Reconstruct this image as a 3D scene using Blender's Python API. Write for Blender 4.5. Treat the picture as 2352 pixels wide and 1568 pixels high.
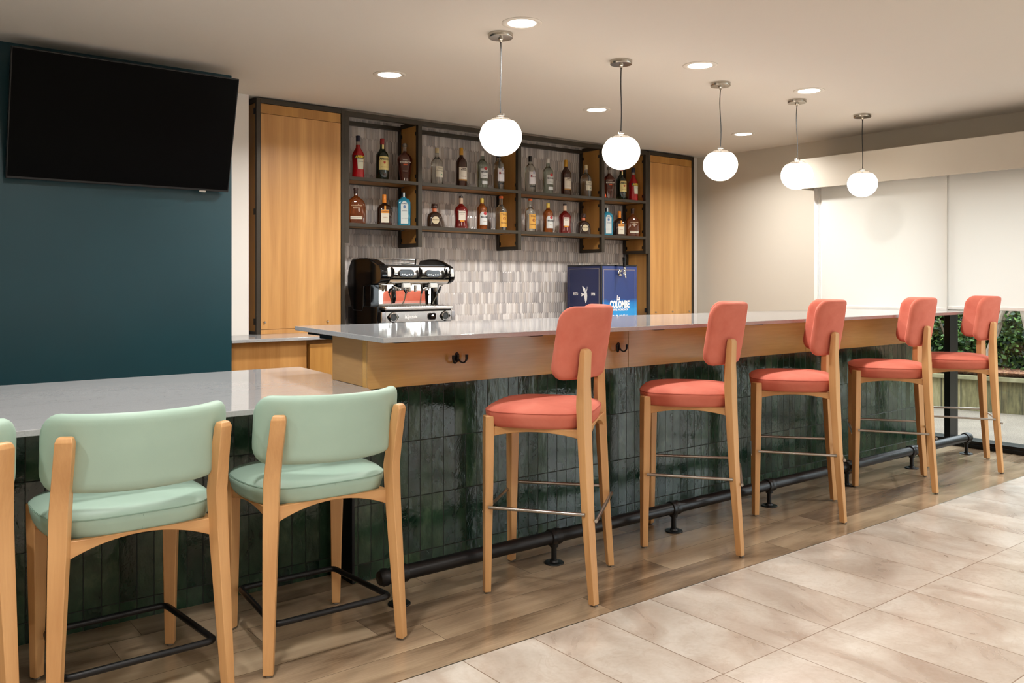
import bpy, math, random
from math import sin, cos, pi, radians, sqrt, atan2
from mathutils import Vector, Matrix

for o in list(bpy.data.objects):
    bpy.data.objects.remove(o)
S = bpy.context.scene
COL = S.collection
random.seed(7)

# ------------------------------------------------------------------ camera, light of the place, exposure
CAM_H = 1.285
cd = bpy.data.cameras.new('camera')
cam = bpy.data.objects.new('camera', cd)
COL.objects.link(cam)
cam.location = (0, 0, CAM_H)
cam.rotation_euler = (radians(90), 0, radians(-38.11))
cd.sensor_width = 36
cd.lens = 30.363
cd.shift_y = -136 / 2352
cd.clip_start = 0.05
S.camera = cam

w = bpy.data.worlds.new('daylight')
S.world = w
w.use_nodes = True
bg = w.node_tree.nodes['Background']
bg.inputs[0].default_value = (0.86, 0.93, 1.0, 1)
bg.inputs[1].default_value = 8.0

S.view_settings.view_transform = 'Standard'
S.view_settings.look = 'None'
S.view_settings.gamma = 1
S.view_settings.use_curve_mapping = False
S.view_settings.exposure = 0.0

CY = S.cycles
CY.max_bounces = 10
CY.diffuse_bounces = 4
CY.glossy_bounces = 5
CY.transmission_bounces = 8
CY.transparent_max_bounces = 8
CY.caustics_reflective = False
CY.caustics_refractive = False
CY.sample_clamp_indirect = 4
CY.blur_glossy = 0.5

def lamp(name, kind, loc, energy, color=(1, 1, 1), rot=(0, 0, 0), **kw):
    d = bpy.data.lights.new(name, kind)
    d.energy = energy
    d.color = color
    for k, v in kw.items():
        setattr(d, k, v)
    o = bpy.data.objects.new(name, d)
    o.location = loc
    o.rotation_euler = rot
    COL.objects.link(o)
    return o

# daylight entering through the window wall is sampled through this portal
pt = lamp('window_portal', 'AREA', (7.34, 0.6, 1.1), 1.0, rot=(0, radians(90), 0), shape='RECTANGLE', size=2.3, size_y=8.0)
pt.data.cycles.is_portal = True

DOWN_W = 20.0       # each recessed lamp and added fill lamp
WARM = (1.0, 0.965, 0.92)
GLOBE_E = 5.5

# ------------------------------------------------------------------ materials
def lin(c):
    return tuple(((x / 255) / 12.92 if x / 255 <= 0.04045 else ((x / 255 + 0.055) / 1.055) ** 2.4) for x in c[:3]) + (1,)

class NT:
    """small node-graph helper"""
    def __init__(self, name):
        self.m = bpy.data.materials.new(name)
        self.m.use_nodes = True
        self.t = self.m.node_tree
        self.b = self.t.nodes['Principled BSDF']
        self._tc = None
    def n(self, kind, **kw):
        x = self.t.nodes.new(kind)
        for k, v in kw.items():
            setattr(x, k, v)
        return x
    def l(self, a, b):
        self.t.links.new(a, b)
    def inp(self, sock, v):
        if hasattr(v, 'is_linked') or hasattr(v, 'links'):
            self.l(v, sock)
        else:
            sock.default_value = v
    def co(self):
        if not self._tc:
            self._tc = self.n('ShaderNodeTexCoord')
        return self._tc.outputs['Object']
    def math(self, op, a, b=0.0, c=0.0):
        x = self.n('ShaderNodeMath', operation=op)
        self.inp(x.inputs[0], a)
        self.inp(x.inputs[1], b)
        if op in ('MULTIPLY_ADD', 'SMOOTH_MIN', 'COMPARE'):
            self.inp(x.inputs[2], c)
        return x.outputs[0]
    def sep(self, v):
        x = self.n('ShaderNodeSeparateXYZ')
        self.l(v, x.inputs[0])
        return x.outputs
    def comb(self, a=0.0, b=0.0, c=0.0):
        x = self.n('ShaderNodeCombineXYZ')
        self.inp(x.inputs[0], a); self.inp(x.inputs[1], b); self.inp(x.inputs[2], c)
        return x.outputs[0]
    def mapping(self, v, scale=(1, 1, 1), loc=(0, 0, 0), rot=(0, 0, 0)):
        x = self.n('ShaderNodeMapping')
        self.l(v, x.inputs[0])
        x.inputs['Scale'].default_value = scale
        x.inputs['Location'].default_value = loc
        x.inputs['Rotation'].default_value = rot
        return x.outputs[0]
    def noise(self, v, scale=5, detail=3, rough=0.5, dist=0.0):
        x = self.n('ShaderNodeTexNoise')
        self.l(v, x.inputs['Vector'])
        x.inputs['Scale'].default_value = scale
        x.inputs['Detail'].default_value = detail
        x.inputs['Roughness'].default_value = rough
        x.inputs['Distortion'].default_value = dist
        return x.outputs['Fac']
    def white(self, v):
        x = self.n('ShaderNodeTexWhiteNoise', noise_dimensions='3D')
        self.l(v, x.inputs['Vector'])
        return x.outputs['Value'], x.outputs['Color']
    def ramp(self, f, stops, interp='LINEAR'):
        x = self.n('ShaderNodeValToRGB')
        self.inp(x.inputs[0], f)
        e = x.color_ramp.elements
        x.color_ramp.interpolation = interp
        while len(e) < len(stops):
            e.new(0.5)
        for i, (p, c) in enumerate(stops):
            e[i].position = p
            e[i].color = c if len(c) == 4 else tuple(c) + (1,)
        return x.outputs[0]
    def mix(self, f, a, b, mode='MIX'):
        x = self.n('ShaderNodeMix', data_type='RGBA', blend_type=mode)
        self.inp(x.inputs[0], f)
        self.inp(x.inputs[6], a)
        self.inp(x.inputs[7], b)
        return x.outputs[2]
    def bump(self, h, strength=0.3, dist=0.01):
        x = self.n('ShaderNodeBump')
        x.inputs['Strength'].default_value = strength
        x.inputs['Distance'].default_value = dist
        self.l(h, x.inputs['Height'])
        self.l(x.outputs[0], self.b.inputs['Normal'])
    def base(self, v): self.inp(self.b.inputs['Base Color'], v)
    def rough(self, v): self.inp(self.b.inputs['Roughness'], v)

def plain(name, rgb, rough=0.5, metal=0.0, vary=0.0, scale=20, **kw):
    t = NT(name)
    c = lin(rgb)
    if vary:
        f = t.noise(t.co(), scale, 3)
        a = tuple(min(1, x * (1 - vary)) for x in c[:3]) + (1,)
        b = tuple(min(1, x * (1 + vary)) for x in c[:3]) + (1,)
        t.base(t.ramp(f, [(0.3, a), (0.7, b)]))
    else:
        t.base(c)
    t.rough(rough)
    t.b.inputs['Metallic'].default_value = metal
    for k, v in kw.items():
        t.b.inputs[k.replace('_', ' ')].default_value = v
    return t.m

def glow(name, rgb, strength):
    t = NT(name)
    t.base(lin(rgb))
    t.b.inputs['Emission Color'].default_value = lin(rgb)
    t.b.inputs['Emission Strength'].default_value = strength
    return t.m

def wood(name, dark, light, axis='Z', scale=1.0, rough=0.42, bands=0.55, coat=0.0):
    t = NT(name)
    st = {'X': (0.12, 1, 1), 'Y': (1, 0.12, 1), 'Z': (1, 1, 0.10)}[axis]
    v = t.mapping(t.co(), tuple(s * scale for s in st))
    broad = t.noise(v, 4.5, 3, 0.5, 1.2)
    fine = t.noise(t.mapping(t.co(), tuple((0.03 if s < 1 else 1) * scale for s in st)), 110, 2, 0.6)
    wv = t.n('ShaderNodeTexWave', wave_type='RINGS', rings_direction={'X': 'X', 'Y': 'Y', 'Z': 'Z'}[axis])
    t.l(v, wv.inputs['Vector'])
    wv.inputs['Scale'].default_value = 3
    wv.inputs['Distortion'].default_value = 9
    wv.inputs['Detail'].default_value = 2.5
    wv.inputs['Detail Scale'].default_value = 1.1
    f = t.math('MULTIPLY_ADD', wv.outputs['Fac'], bands * 0.5, t.math('MULTIPLY', broad, 1 - bands * 0.5))
    f = t.math('ADD', t.math('MULTIPLY', f, 0.78), t.math('MULTIPLY', fine, 0.22))
    t.base(t.ramp(f, [(0.25, lin(dark)), (0.72, lin(light))]))
    t.rough(rough)
    t.b.inputs['Coat Weight'].default_value = coat
    t.b.inputs['Coat Roughness'].default_value = 0.15
    t.bump(fine, 0.06, 0.002)
    return t.m

M = {}
M['ceiling'] = plain('ceiling_paint', (222, 216, 207), 0.85)
M['beige'] = plain('beige_paint', (200, 193, 180), 0.8)
M['white'] = plain('white_paint', (232, 228, 222), 0.7)
M['trimwhite'] = plain('white_metal_trim', (235, 234, 230), 0.35)
M['teal'] = plain('teal_paint', (20, 62, 72), 0.38, vary=0.05, scale=3)
M['steel'] = plain('dark_bronze_steel', (58, 51, 41), 0.45, 0.35)
M['black'] = plain('matte_black_metal', (18, 18, 20), 0.42, 0.4)
M['blackpipe'] = plain('black_pipe', (22, 22, 24), 0.36, 0.3)
M['frame'] = plain('black_window_frame', (26, 26, 28), 0.3, 0.5)
M['chrome'] = plain('chrome', (225, 225, 225), 0.08, 1.0)
M['nickel'] = plain('satin_nickel', (196, 190, 180), 0.25, 1.0)
M['rod'] = plain('brushed_steel_rod', (178, 174, 168), 0.3, 1.0)
M['cord'] = plain('grey_cord', (34, 34, 33), 0.6)
M['screen'] = plain('tv_screen', (3, 3, 3), 0.3, **{'Specular_IOR_Level': 0.05})
M['bezel'] = plain('tv_bezel', (16, 15, 16), 0.4)
M['glossblack'] = plain('gloss_black_plastic', (8, 8, 9), 0.12)
M['rubber'] = plain('foot_glide', (120, 110, 98), 0.6)
M['downring'] = plain('downlight_ring', (228, 222, 212), 0.45)
M['lens'] = glow('downlight_lens', (255, 246, 232), 9.0)
M['globe'] = glow('opal_globe', (255, 243, 226), GLOBE_E)
M['stoolwood'] = wood('beech', (184, 132, 80), (216, 168, 114), 'Z', 1.6, 0.4, 0.35)
M['stoolrail'] = wood('beech_rail', (182, 130, 78), (212, 164, 110), 'X', 1.6, 0.42, 0.35)
M['cabwood'] = wood('cabinet_oak', (164, 112, 56), (214, 162, 98), 'Z', 1.0, 0.42, 0.22)
M['cabwood2'] = wood('cabinet_oak_side', (152, 102, 44), (192, 142, 72), 'Z', 1.3, 0.45, 0.15)
M['fascia'] = wood('fascia_oak', (162, 118, 52), (210, 164, 90), 'X', 1.3, 0.24, 0.12, 0.25)
M['fasciaend'] = wood('fascia_oak_end', (160, 118, 68), (188, 148, 94), 'Y', 1.1, 0.4, 0.12)
M['bottle_label'] = plain('paper_white', (232, 226, 212), 0.6)
M['kegtrim'] = plain('gold_line', (176, 158, 120), 0.4)
M['kegwhite'] = plain('print_white', (240, 238, 235), 0.5)

def quartz():
    t = NT('grey_quartz')
    c = t.co()
    f1 = t.noise(c, 260, 2, 0.6)
    f2 = t.noise(t.mapping(c, (0.5, 1.6, 1)), 3.0, 6, 0.62, 1.5)
    vein = t.ramp(t.math('ABSOLUTE', t.math('SUBTRACT', f2, 0.5)), [(0.0, (0.62, 0.62, 0.62)), (0.018, (1, 1, 1))])
    base = t.ramp(f1, [(0.3, lin((164, 165, 167))), (0.7, lin((177, 178, 180)))])
    t.base(t.mix(0.28, base, t.mix(1.0, base, vein, 'MULTIPLY')))
    t.rough(0.055)
    t.b.inputs['IOR'].default_value = 1.62
    return t.m
M['quartz'] = quartz()

def zellige():
    """glossy hand-made green tiles, stacked vertical 6.3 x 25 cm"""
    t = NT('green_zellige_tile')
    p = t.sep(t.co())
    u = t.math('DIVIDE', t.math('ADD', p[0], p[1]), 0.0627)      # x runs along the bar; y only matters on the short return
    v = t.math('DIVIDE', t.math('ADD', p[2], 0.175), 0.25)
    fu = t.math('FRACT', u); fv = t.math('FRACT', v)
    cell = t.comb(t.math('FLOOR', u), t.math('FLOOR', v), 3.0)
    r, rc = t.white(cell)
    rs = t.sep(rc)
    du = t.math('MULTIPLY', t.math('MINIMUM', fu, t.math('SUBTRACT', 1.0, fu)), 0.0627)
    dv = t.math('MULTIPLY', t.math('MINIMUM', fv, t.math('SUBTRACT', 1.0, fv)), 0.25)
    d = t.math('MINIMUM', du, dv)
    grout = t.math('SMOOTHSTEP', d, 0.0008, 0.0020) if False else t.ramp(t.math('MULTIPLY', d, 100.0), [(0.10, (0, 0, 0)), (0.22, (1, 1, 1))])
    shift = t.n('ShaderNodeVectorMath', operation='MULTIPLY_ADD')
    t.l(rc, shift.inputs[0]); shift.inputs[1].default_value = (9, 9, 9); t.l(t.co(), shift.inputs[2])
    sh = shift.outputs[0]
    mott = t.noise(t.mapping(sh, (1, 1, 0.55)), 16, 5, 0.62, 0.6)
    base = t.ramp(t.math('ADD', t.math('MULTIPLY', mott, 0.75), t.math('MULTIPLY', r, 0.3)),
                  [(0.28, lin((8, 26, 19))), (0.46, lin((20, 46, 33))), (0.66, lin((42, 68, 49))), (0.85, lin((74, 96, 72)))])
    t.base(t.mix(grout, lin((26, 28, 25)), base))
    t.rough(t.ramp(t.math('MULTIPLY', grout, t.noise(sh, 9, 3)), [(0.0, (0.7,) * 3), (0.3, (0.22,) * 3), (0.75, (0.06,) * 3)]))
    tilt = t.math('ADD', t.math('MULTIPLY', t.math('SUBTRACT', rs[0], 0.5), t.math('MULTIPLY', fu, 0.0042)),
                  t.math('MULTIPLY', t.math('SUBTRACT', rs[1], 0.5), t.math('MULTIPLY', fv, 0.006)))
    wob = t.math('MULTIPLY', t.noise(t.mapping(sh, (1, 1, 0.6)), 28, 3, 0.5), 0.0022)
    pit = t.math('MULTIPLY', t.noise(sh, 120, 2, 0.6), 0.00035)
    h = t.math('ADD', t.math('ADD', tilt, wob), t.math('ADD', pit, t.math('MULTIPLY', grout, 0.0012)))
    t.bump(h, 1.0, 1.0)
    t.b.inputs['IOR'].default_value = 1.54
    return t.m
M['zellige'] = zellige()

def planks():
    t = NT('wood_look_plank')
    p = t.sep(t.co())
    v = t.math('DIVIDE', t.math('SUBTRACT', p[1], 2.415), 0.178)
    row = t.math('FLOOR', v)
    rr, _ = t.white(t.comb(row, 5.0, 1.0))
    u = t.math('ADD', t.math('DIVIDE', p[0], 1.22), t.math('MULTIPLY', rr, 7.0))
    fu = t.math('FRACT', u); fv = t.math('FRACT', v)
    r, rc = t.white(t.comb(t.math('FLOOR', u), row, 2.0))
    du = t.math('MULTIPLY', t.math('MINIMUM', fu, t.math('SUBTRACT', 1.0, fu)), 1.22)
    dv = t.math('MULTIPLY', t.math('MINIMUM', fv, t.math('SUBTRACT', 1.0, fv)), 0.178)
    seam = t.ramp(t.math('MULTIPLY', t.math('MINIMUM', du, dv), 100.0), [(0.04, (0, 0, 0)), (0.14, (1, 1, 1))])
    shift = t.n('ShaderNodeVectorMath', operation='MULTIPLY_ADD')
    t.l(rc, shift.inputs[0]); shift.inputs[1].default_value = (13, 13, 13); t.l(t.co(), shift.inputs[2])
    sh = shift.outputs[0]
    g = t.noise(t.mapping(sh, (0.55, 3.0, 1)), 2.6, 4, 0.5, 0.6)
    fine = t.noise(t.mapping(sh, (1.0, 26, 1)), 9, 3, 0.6)
    f = t.math('ADD', t.math('ADD', t.math('MULTIPLY', g, 0.72), t.math('MULTIPLY', fine, 0.16)), t.math('MULTIPLY', t.math('SUBTRACT', r, 0.5), 0.20))
    base = t.ramp(f, [(0.26, lin((112, 92, 72))), (0.38, lin((150, 128, 104))), (0.52, lin((174, 152, 125))), (0.72, lin((192, 171, 142)))])
    t.base(t.mix(seam, lin((92, 76, 60)), base))
    t.rough(t.ramp(g, [(0.2, (0.13,) * 3), (0.8, (0.22,) * 3)]))
    t.bump(t.math('ADD', t.math('MULTIPLY', fine, 0.2), seam), 0.15, 0.002)
    return t.m
M['planks'] = planks()

def stone():
    t = NT('cream_stone_tile')
    p = t.sep(t.co())
    u = t.math('DIVIDE', t.math('SUBTRACT', p[0], 2.295), 0.308)
    v = t.math('DIVIDE', t.math('SUBTRACT', p[1], 2.415), 0.6126)
    fu = t.math('FRACT', u); fv = t.math('FRACT', v)
    r, rc = t.white(t.comb(t.math('FLOOR', u), t.math('FLOOR', v), 8.0))
    du = t.math('MULTIPLY', t.math('MINIMUM', fu, t.math('SUBTRACT', 1.0, fu)), 0.308)
    dv = t.math('MULTIPLY', t.math('MINIMUM', fv, t.math('SUBTRACT', 1.0, fv)), 0.6126)
    seam = t.ramp(t.math('MULTIPLY', t.math('MINIMUM', du, dv), 100.0), [(0.14, (0, 0, 0)), (0.24, (1, 1, 1))])
    shift = t.n('ShaderNodeVectorMath', operation='MULTIPLY_ADD')
    t.l(rc, shift.inputs[0]); shift.inputs[1].default_value = (17, 17, 17); t.l(t.co(), shift.inputs[2])
    sh = shift.outputs[0]
    cl = t.noise(t.mapping(sh, (1, 0.7, 1)), 2.4, 7, 0.56, 1.6)
    base = t.ramp(cl, [(0.30, lin((174, 157, 143))), (0.43, lin((189, 175, 162))), (0.52, lin((199, 188, 176))), (0.66, lin((209, 201, 191)))])
    vn = t.noise(sh, 4.2, 7, 0.6, 1.8)
    vein = t.ramp(t.math('ABSOLUTE', t.math('SUBTRACT', vn, 0.52)), [(0.0, (1, 1, 1)), (0.035, (0, 0, 0))])
    base = t.mix(t.math('MULTIPLY', vein, 0.22), base, lin((168, 146, 126)))
    sp = t.ramp(t.noise(sh, 60, 3, 0.6), [(0.3, (0.93, 0.92, 0.9)), (0.6, (1, 1, 1))])
    base = t.mix(1.0, base, sp, 'MULTIPLY')
    t.base(t.mix(seam, lin((138, 116, 96)), base))
    t.rough(t.ramp(cl, [(0.2, (0.24,) * 3), (0.8, (0.36,) * 3)]))
    t.bump(seam, 0.25, 0.001)
    return t.m
M['stone'] = stone()

def fabric(name, c1, c2, rough, sheen, scale=6, grain=260):
    t = NT(name)
    f = t.noise(t.co(), scale, 4, 0.6, 0.4)
    t.base(t.ramp(f, [(0.3, lin(c1)), (0.7, lin(c2))]))
    t.rough(rough)
    t.b.inputs['Sheen Weight'].default_value = sheen
    t.b.inputs['Sheen Roughness'].default_value = 0.35
    t.b.inputs['Sheen Tint'].default_value = lin(c2)
    t.bump(t.noise(t.co(), grain, 2), 0.12, 0.001)
    return t.m
M['coral'] = fabric('coral_suede', (196, 98, 78), (214, 122, 102), 0.85, 0.35)
M['mint'] = fabric('mint_leather', (158, 185, 170), (168, 194, 179), 0.5, 0.0, 3, 420)
M['mintseam'] = plain('mint_seam', (140, 168, 152), 0.7)
M['coralseam'] = plain('coral_seam', (186, 88, 70), 0.8)

def blind_mat():
    t = NT('roller_shade_fabric')
    d = t.n('ShaderNodeBsdfDiffuse'); d.inputs[0].default_value = lin((228, 226, 220))
    tr = t.n('ShaderNodeBsdfTranslucent'); tr.inputs[0].default_value = lin((234, 229, 220))
    mx = t.n('ShaderNodeMixShader'); mx.inputs[0].default_value = 0.23
    t.l(d.outputs[0], mx.inputs[1]); t.l(tr.outputs[0], mx.inputs[2])
    t.l(mx.outputs[0], t.t.nodes['Material Output'].inputs[0])
    return t.m
M['blind'] = blind_mat()

def glass(name, rgb, rough=0.0, ior=1.45):
    return plain(name, rgb, rough, **{'Transmission_Weight': 1.0, 'IOR': ior})
def pane_mat():
    t = NT('window_glass')
    g = t.n('ShaderNodeBsdfGlossy'); g.inputs['Roughness'].default_value = 0.0
    tr = t.n('ShaderNodeBsdfTransparent'); tr.inputs[0].default_value = (0.94, 0.96, 0.95, 1)
    fr = t.n('ShaderNodeLayerWeight'); fr.inputs[0].default_value = 0.5
    f4 = t.math('POWER', fr.outputs['Facing'], 4.0)
    mx = t.n('ShaderNodeMixShader')
    t.l(t.math('MULTIPLY_ADD', f4, 0.4, 0.03), mx.inputs[0]); t.l(tr.outputs[0], mx.inputs[1]); t.l(g.outputs[0], mx.inputs[2])
    t.l(mx.outputs[0], t.t.nodes['Material Output'].inputs[0])
    return t.m
M['pane'] = pane_mat()
def clearcap():
    t = NT('clear_glass_cap')
    g = t.n('ShaderNodeBsdfGlossy'); g.inputs['Roughness'].default_value = 0.02
    tr = t.n('ShaderNodeBsdfTransparent'); tr.inputs[0].default_value = (0.93, 0.91, 0.88, 1)
    mx = t.n('ShaderNodeMixShader'); mx.inputs[0].default_value = 0.14
    t.l(tr.outputs[0], mx.inputs[1]); t.l(g.outputs[0], mx.inputs[2])
    t.l(mx.outputs[0], t.t.nodes['Material Output'].inputs[0])
    return t.m
M['clearcap'] = clearcap()

# ------------------------------------------------------------------ mesh helpers
class MB:
    def __init__(self):
        self.v = []; self.f = []; self.mi = []
    def add(self, vs, fs, m=0):
        k = len(self.v)
        self.v += [tuple(p) for p in vs]
        self.f += [tuple(i + k for i in f) for f in fs]
        self.mi += [m] * len(fs)
        return self
    def box(self, a, b, m=0):
        x0, y0, z0 = a; x1, y1, z1 = b
        vs = [(x0, y0, z0), (x1, y0, z0), (x1, y1, z0), (x0, y1, z0), (x0, y0, z1), (x1, y0, z1), (x1, y1, z1), (x0, y1, z1)]
        return self.add(vs, [(0, 3, 2, 1), (4, 5, 6, 7), (0, 1, 5, 4), (1, 2, 6, 5), (2, 3, 7, 6), (3, 0, 4, 7)], m)
    def prism(self, pts, a, b, axis='z', m=0):
        """outline in the two other axes, extruded from a to b"""
        def P(p, h):
            if axis == 'z': return (p[0], p[1], h)
            if axis == 'y': return (p[0], h, p[1])
            return (h, p[0], p[1])
        n = len(pts)
        vs = [P(p, a) for p in pts] + [P(p, b) for p in pts]
        fs = [tuple(range(n))[::-1], tuple(range(n, 2 * n))] + [(i, (i + 1) % n, n + (i + 1) % n, n + i) for i in range(n)]
        return self.add(vs, fs, m)
    def loft(self, rings, caps=True, m=0, closed=False):
        n = len(rings[0]); k = len(rings)
        vs = [p for r in rings for p in r]
        fs = []
        for j in range(k if closed else k - 1):
            a = j * n; b = ((j + 1) % k) * n
            for i in range(n):
                fs.append((a + i, a + (i + 1) % n, b + (i + 1) % n, b + i))
        if caps and not closed:
            fs.append(tuple(range(n))[::-1]); fs.append(tuple(range((k - 1) * n, k * n)))
        return self.add(vs, fs, m)
    def tube(self, path, r, n=12, caps=True, closed=False, m=0):
        P = [Vector(p) for p in path]; k = len(P); rings = []
        up = None
        for i in range(k):
            if closed: t = (P[(i + 1) % k] - P[i - 1]).normalized()
            elif i == 0: t = (P[1] - P[0]).normalized()
            elif i == k - 1: t = (P[-1] - P[-2]).normalized()
            else: t = ((P[i + 1] - P[i]).normalized() + (P[i] - P[i - 1]).normalized()).normalized()
            if up is None:
                a = Vector((0, 0, 1)) if abs(t.z) < 0.9 else Vector((1, 0, 0))
                up = (a - t * a.dot(t)).normalized()
            else:
                up = (up - t * up.dot(t)).normalized()
            s = t.cross(up)
            rr = r[i] if isinstance(r, (list, tuple)) else r
            rings.append([P[i] + (up * cos(2 * pi * j / n) + s * sin(2 * pi * j / n)) * rr for j in range(n)])
        return self.loft(rings, caps, m, closed)
    def lathe(self, prof, c=(0, 0, 0), n=32, m=0, axis='z', sx=1.0, sy=1.0, caps=True):
        rings = []
        for r, z in prof:
            ring = []
            for j in range(n):
                a = 2 * pi * j / n
                x, y = r * cos(a) * sx, r * sin(a) * sy
                if axis == 'z': ring.append((c[0] + x, c[1] + y, c[2] + z))
                elif axis == 'y': ring.append((c[0] + x, c[1] - z, c[2] + y))
                else: ring.append((c[0] + z, c[1] + x, c[2] + y))
            rings.append(ring)
        return self.loft(rings, caps, m)
    def xf(self, mat, start=0):
        for i in range(start, len(self.v)):
            self.v[i] = tuple(mat @ Vector(self.v[i]))
        return self

def obj(name, mb, mat, parent=None, bevel=0.0, smooth=True, seg=2, ang=35, kind=None, label=None, cat=None, group=None, solid=None):
    me = bpy.data.meshes.new(name)
    me.from_pydata(mb.v, [], mb.f)
    mats = mat if isinstance(mat, (list, tuple)) else [mat]
    for x in mats:
        me.materials.append(M[x] if isinstance(x, str) else x)
    if len(mats) > 1:
        me.polygons.foreach_set('material_index', mb.mi)
    if smooth:
        me.polygons.foreach_set('use_smooth', [True] * len(me.polygons))
        me.set_sharp_from_angle(angle=radians(ang))
    me.update()
    o = bpy.data.objects.new(name, me)
    COL.objects.link(o)
    if parent: o.parent = parent
    if bevel:
        b = o.modifiers.new('bevel', 'BEVEL'); b.width = bevel; b.segments = seg; b.limit_method = 'ANGLE'; b.angle_limit = radians(30)
        b.harden_normals = False
    tag(o, label, cat, group, kind)
    return o

def tag(o, label=None, cat=None, group=None, kind=None):
    if label: o['label'] = label
    if cat: o['category'] = cat
    if group: o['group'] = group
    if kind: o['kind'] = kind
    return o

def thing(name, label, cat, loc=(0, 0, 0), rz=0.0, group=None):
    o = bpy.data.objects.new(name, None)
    o.empty_display_size = 0.05
    COL.objects.link(o)
    o.location = loc
    o.rotation_euler = (0, 0, rz)
    return tag(o, label, cat, group)

def dup(root, loc, rz, label, group=None):
    r = root.copy(); COL.objects.link(r); r.location = loc; r.rotation_euler = (0, 0, rz)
    r['label'] = label
    if group: r['group'] = group
    for ch in list(root.children):
        c = ch.copy(); COL.objects.link(c); c.parent = r
        for g in list(ch.children):
            d = g.copy(); COL.objects.link(d); d.parent = c
    return r

def rrect(a, b, r, n=6, cx=0, cy=0):
    """rounded rectangle outline, half sizes a, b"""
    r = min(r, a, b); out = []
    for sx, sy, a0 in ((1, 1, 0), (-1, 1, 90), (-1, -1, 180), (1, -1, 270)):
        for i in range(n + 1):
            t = radians(a0 + 90 * i / n)
            out.append((cx + sx * (a - r) + r * cos(t), cy + sy * (b - r) + r * sin(t)))
    return out

def S_box(name, a, b, mat, **kw):
    return obj(name, MB().box(a, b), mat, kind='structure', smooth=False, **kw)

_fc = bpy.data.curves.new('lettering_source', 'FONT')
_fo = bpy.data.objects.new('lettering_source', _fc)
COL.objects.link(_fo)
def letters(txt, size, bold=0.0, shear=0.0, sx=1.0, depth=0.0006):
    """real letter geometry centred on the origin in the x-z plane facing -y; returns MB"""
    _fc.body = txt; _fc.size = 1.0; _fc.offset = bold; _fc.shear = shear
    _fc.resolution_u = 2; _fc.align_x = 'CENTER'; _fc.align_y = 'CENTER'
    bpy.context.view_layer.update()
    dg = bpy.context.evaluated_depsgraph_get()
    me = _fo.evaluated_get(dg).to_mesh()
    mb = MB()
    mb.add([(v.co.x * size * sx, -depth, v.co.y * size) for v in me.vertices], [tuple(p.vertices) for p in me.polygons])
    _fo.evaluated_get(dg).to_mesh_clear()
    return mb
def wrap(mb, R, cy=0.0, rot=0.0):
    """bend x-z plane artwork round a vertical cylinder of radius R centred at (0, cy)"""
    out = []
    for x, y, z in mb.v:
        a = x / R + rot
        rr = R - y
        out.append((rr * sin(a), cy - rr * cos(a), z))
    mb.v = out
    return mb

# ------------------------------------------------------------------ room shell
H = 2.605
XW = 7.23
fl = obj('floor', MB().box((-3.2, 2.415, -0.06), (XW, 6.5, 0.0)), 'planks', kind='structure', smooth=False, label='brown wood-look plank floor along the bar')
f2 = obj('floor', MB().box((-3.2, -4.2, -0.06), (XW, 2.412, 0.0)), 'stone', kind='structure', smooth=False, label='cream marbled stone tile floor')
obj('trim_1', MB().box((-3.2, 2.409, -0.02), (6.94, 2.4135, 0.0010)), 'nickel', kind='structure', smooth=False, label='thin metal strip between planks and tiles')
S_box('ceiling', (-3.2, -4.2, H), (XW + 0.2, 6.5, H + 0.1), 'ceiling', label='painted flat ceiling')
S_box('wall_left', (-3.2, 5.45, 0), (1.997, 5.6, H), 'teal', label='dark teal accent wall under the television')
S_box('wall_side', (1.6, 5.60, 0), (1.99, 6.26, H), 'white')
S_box('trim_2', (1.99, 5.93, 0.0), (2.295, 6.26, H), 'white', label='white wall strip beside the teal wall')
S_box('wall_back', (2.295, 6.262, 0), (XW, 6.42, H), 'white')
S_box('wall_closing', (-3.35, -4.2, 0), (-3.2, 6.5, H), 'beige')
S_box('wall_rear', (-3.2, -4.35, 0), (XW, -4.2, H), 'white')
S_box('trim_3', (7.075, 6.02, 0), (XW, 6.26, H), 'white', label='white wall strip right of the oak cabinet')
# right wall with its window opening
YJ = 4.41
S_box('wall_right', (XW, YJ + 0.02, 0), (XW + 0.15, 6.42, H), 'beige', label='beige wall between cabinets and window')
S_box('wall_right', (XW, -4.2, 2.16), (XW + 0.15, YJ + 0.02, H), 'beige', label='beige wall above the window')
jb = MB()
jb.box((6.94, 4.352, 0), (XW, YJ + 0.03, 2.13))
for k in range(3):
    jb.box((6.925, 4.356 + k * 0.02, 0), (6.945, 4.368 + k * 0.02, 2.12))
obj('trim_4', jb, 'trimwhite', kind='structure', smooth=False, label='white ribbed window jamb')
# dark metal frame with glass
win = thing('window_1', None, None, (0, 0, 0)); tag(win, 'tall window wall with black metal frame', None, None, 'structure')
wf = MB()
wf.box((6.94, -4.2, 0.0), (7.10, 4.352, 0.055))
wf.box((6.93, -4.2, 0.0), (6.945, 4.352, 0.03))
wf.box((6.97, -4.2, 2.10), (7.10, 4.352, 2.17))
wf.box((6.97, 4.31, 0.055), (7.10, 4.352, 2.10))
obj('window_frame', wf, 'frame', win, bevel=0.003)
for y0 in (3.236, 1.60, -0.05, -1.7, -3.3):
    obj('mullion', MB().box((6.94, y0, 0.055), (7.075, y0 + 0.046, 2.10)), 'frame', win, bevel=0.002)
ys = [4.31, 3.282, 3.236, 1.646, 1.60, -0.004, -0.05, -1.654, -1.7, -3.254, -3.3, -4.2]
for k in range(0, len(ys), 2):
    obj('pane', MB().box((7.03, ys[k + 1], 0.055), (7.036, ys[k], 2.10)), 'pane', win, smooth=False)
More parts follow.
